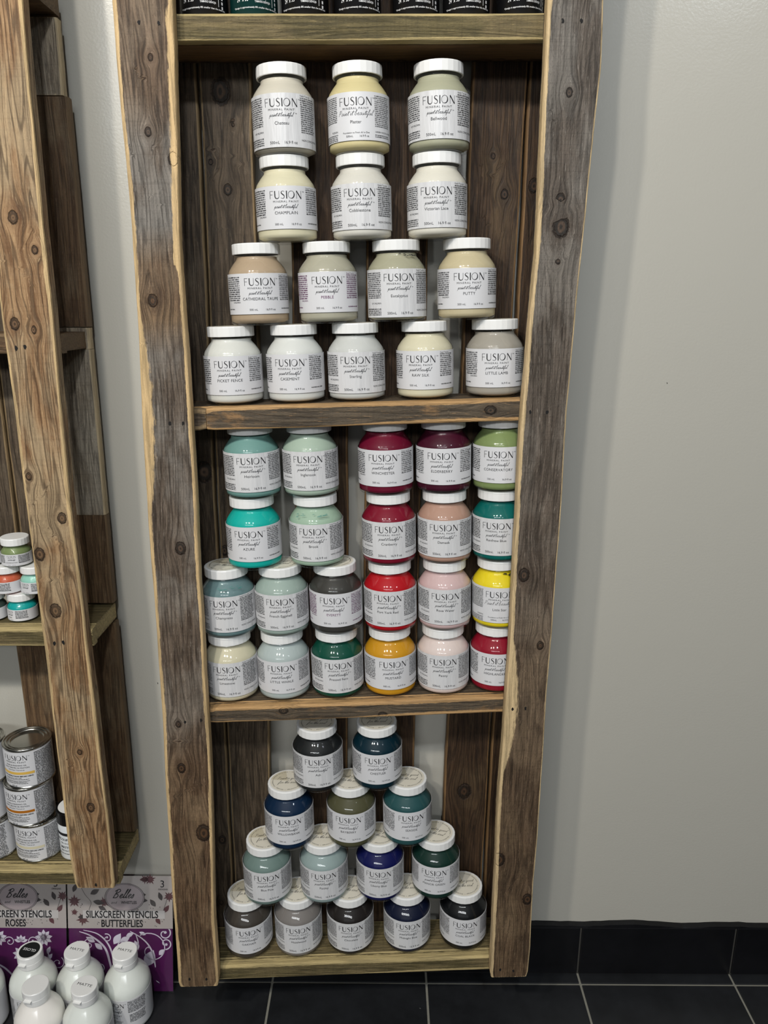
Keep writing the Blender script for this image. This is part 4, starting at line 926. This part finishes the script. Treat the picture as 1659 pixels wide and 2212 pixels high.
# flip tab under the rim at the front
nv = len(v); tv, tf = box(-.0070,.0070,-.0262,-.0205,.1302,.1326); v += tv; f += [tuple(i+nv for i in q) for q in tf]
_o = mesh_obj('b', v, f, M_LID); bevel(_o,.0006); CAP = _o.data
_o2 = _o
BLAB = label_mesh(.0080,.0730, R(140), .0418)
def bot_print():
    p = P2(); t = .073
    p.add(LOGO, 0, t-.0150, 0, sc=.0090); p.text('TM', .0022, .0230, t-.0080); p.text('MINERAL PAINT', .0036, 0, t-.0195, xs=1.2); p.add(script('paint it beautiful', .0021, .0004), 0, t-.0262)
    p.text('TOUGH COAT', .0046, 0, t-.0350); p.text('MATTE', .0046, 0, t-.0405); p.text('500mL    16.9 fl oz', .0040, 0, t-.0560)
    greek(p, -.020, .020, t-.0440, 2, .0028, .0014, .2)
    greek(p, .027, .062, t-.0020, 9, .0028, .0017, .06); greek(p, .029, .060, t-.0310, 7, .0026, .0016, .06); greek(p, -.062, -.027, t-.0020, 18, .0028, .0017, .06, right=True)
    o = p.build('brand_lettering', cyl(.0421), [M_INK]); me = o.data; bpy.data.objects.remove(o); return me
BPR = bot_print()
def milky(name, rgb):
    m, nt, b = newmat(name); b.inputs['Base Color'].default_value = s2l(rgb); b.inputs['Roughness'].default_value = .16
    b.inputs['Subsurface Weight'].default_value = .25; b.inputs['Subsurface Radius'].default_value = (.01,.01,.01); b.inputs['Subsurface Scale'].default_value = .5
    return m
M_MILK = milky('milky_bottle_plastic', (226,230,224)); M_CREAM = milky('white_bottle_plastic', (244,240,234))
BOTS = [(-.6440,.0300,8,'GLOSS',M_MILK,'milky bottle whose cap has a black disc reading GLOSS'),(-.5580,.0305,-6,'MATTE',M_MILK,'milky bottle with MATTE cap standing between the GLOSS bottle and the rightmost bottle'),(-.4700,.0295,-20,'MATTE',M_MILK,'rightmost milky bottle with MATTE cap, nearest to the rack post'),
        (-.6010,-.0440,-28,'',M_CREAM,'opaque white bottle with a blank cap in the front row'),(-.5155,-.0450,-34,'MATTE',M_MILK,'milky bottle with MATTE cap in the front row, cut off by the bottom edge'),(-.7360,.0150,-40,'',M_MILK,'milky bottle cut off by the left photo edge')]
for x,y,rz,cap,m_,lab in BOTS:
    t = empty('squeeze_bottle', mat=Matrix.Translation((x,y,.0004)) @ Matrix.Rotation(R(rz),4,'Z')); tag(t, lab, 'bottle', 'finish bottles on the floor')
    inst('bottle_body', BOT, t, m_)
    c_ = inst('flip_cap', CAP, t); mo = c_.modifiers.new('bevel','BEVEL'); mo.width=.0005; mo.segments=2; mo.limit_method='ANGLE'; c_.rotation_euler=(0,0,R(-rz-12))
    lb = inst('label', BLAB, t); inst('brand_lettering', BPR, lb)
    if cap:
        q = P2()
        if cap == 'GLOSS':
            q.add(poly_ell(0,0,.0178,.0178,36), mi=1); q2 = text2d('GLOSS', .0075, xs=1.15, bold=.0001); q.add(q2, 0,.0030, 0, rot=math.pi)
            vz = [.14400]*36+[.14415]*(len(q.v)-36)
            mesh_obj('cap_lettering', [(a,b_,z) for (a,b_),z in zip(q.v,vz)], q.f, [M_WHITEINK,plain('black_cap_disc',(24,26,26),.5)], c_, fm=q.m)
        else:
            q.text(cap, .0072, 0, -.0010, xs=1.25); mesh_obj('cap_lettering', [(a,b_,.14405) for a,b_ in q.v], q.f, [M_INK], c_)
bpy.data.objects.remove(_o2)
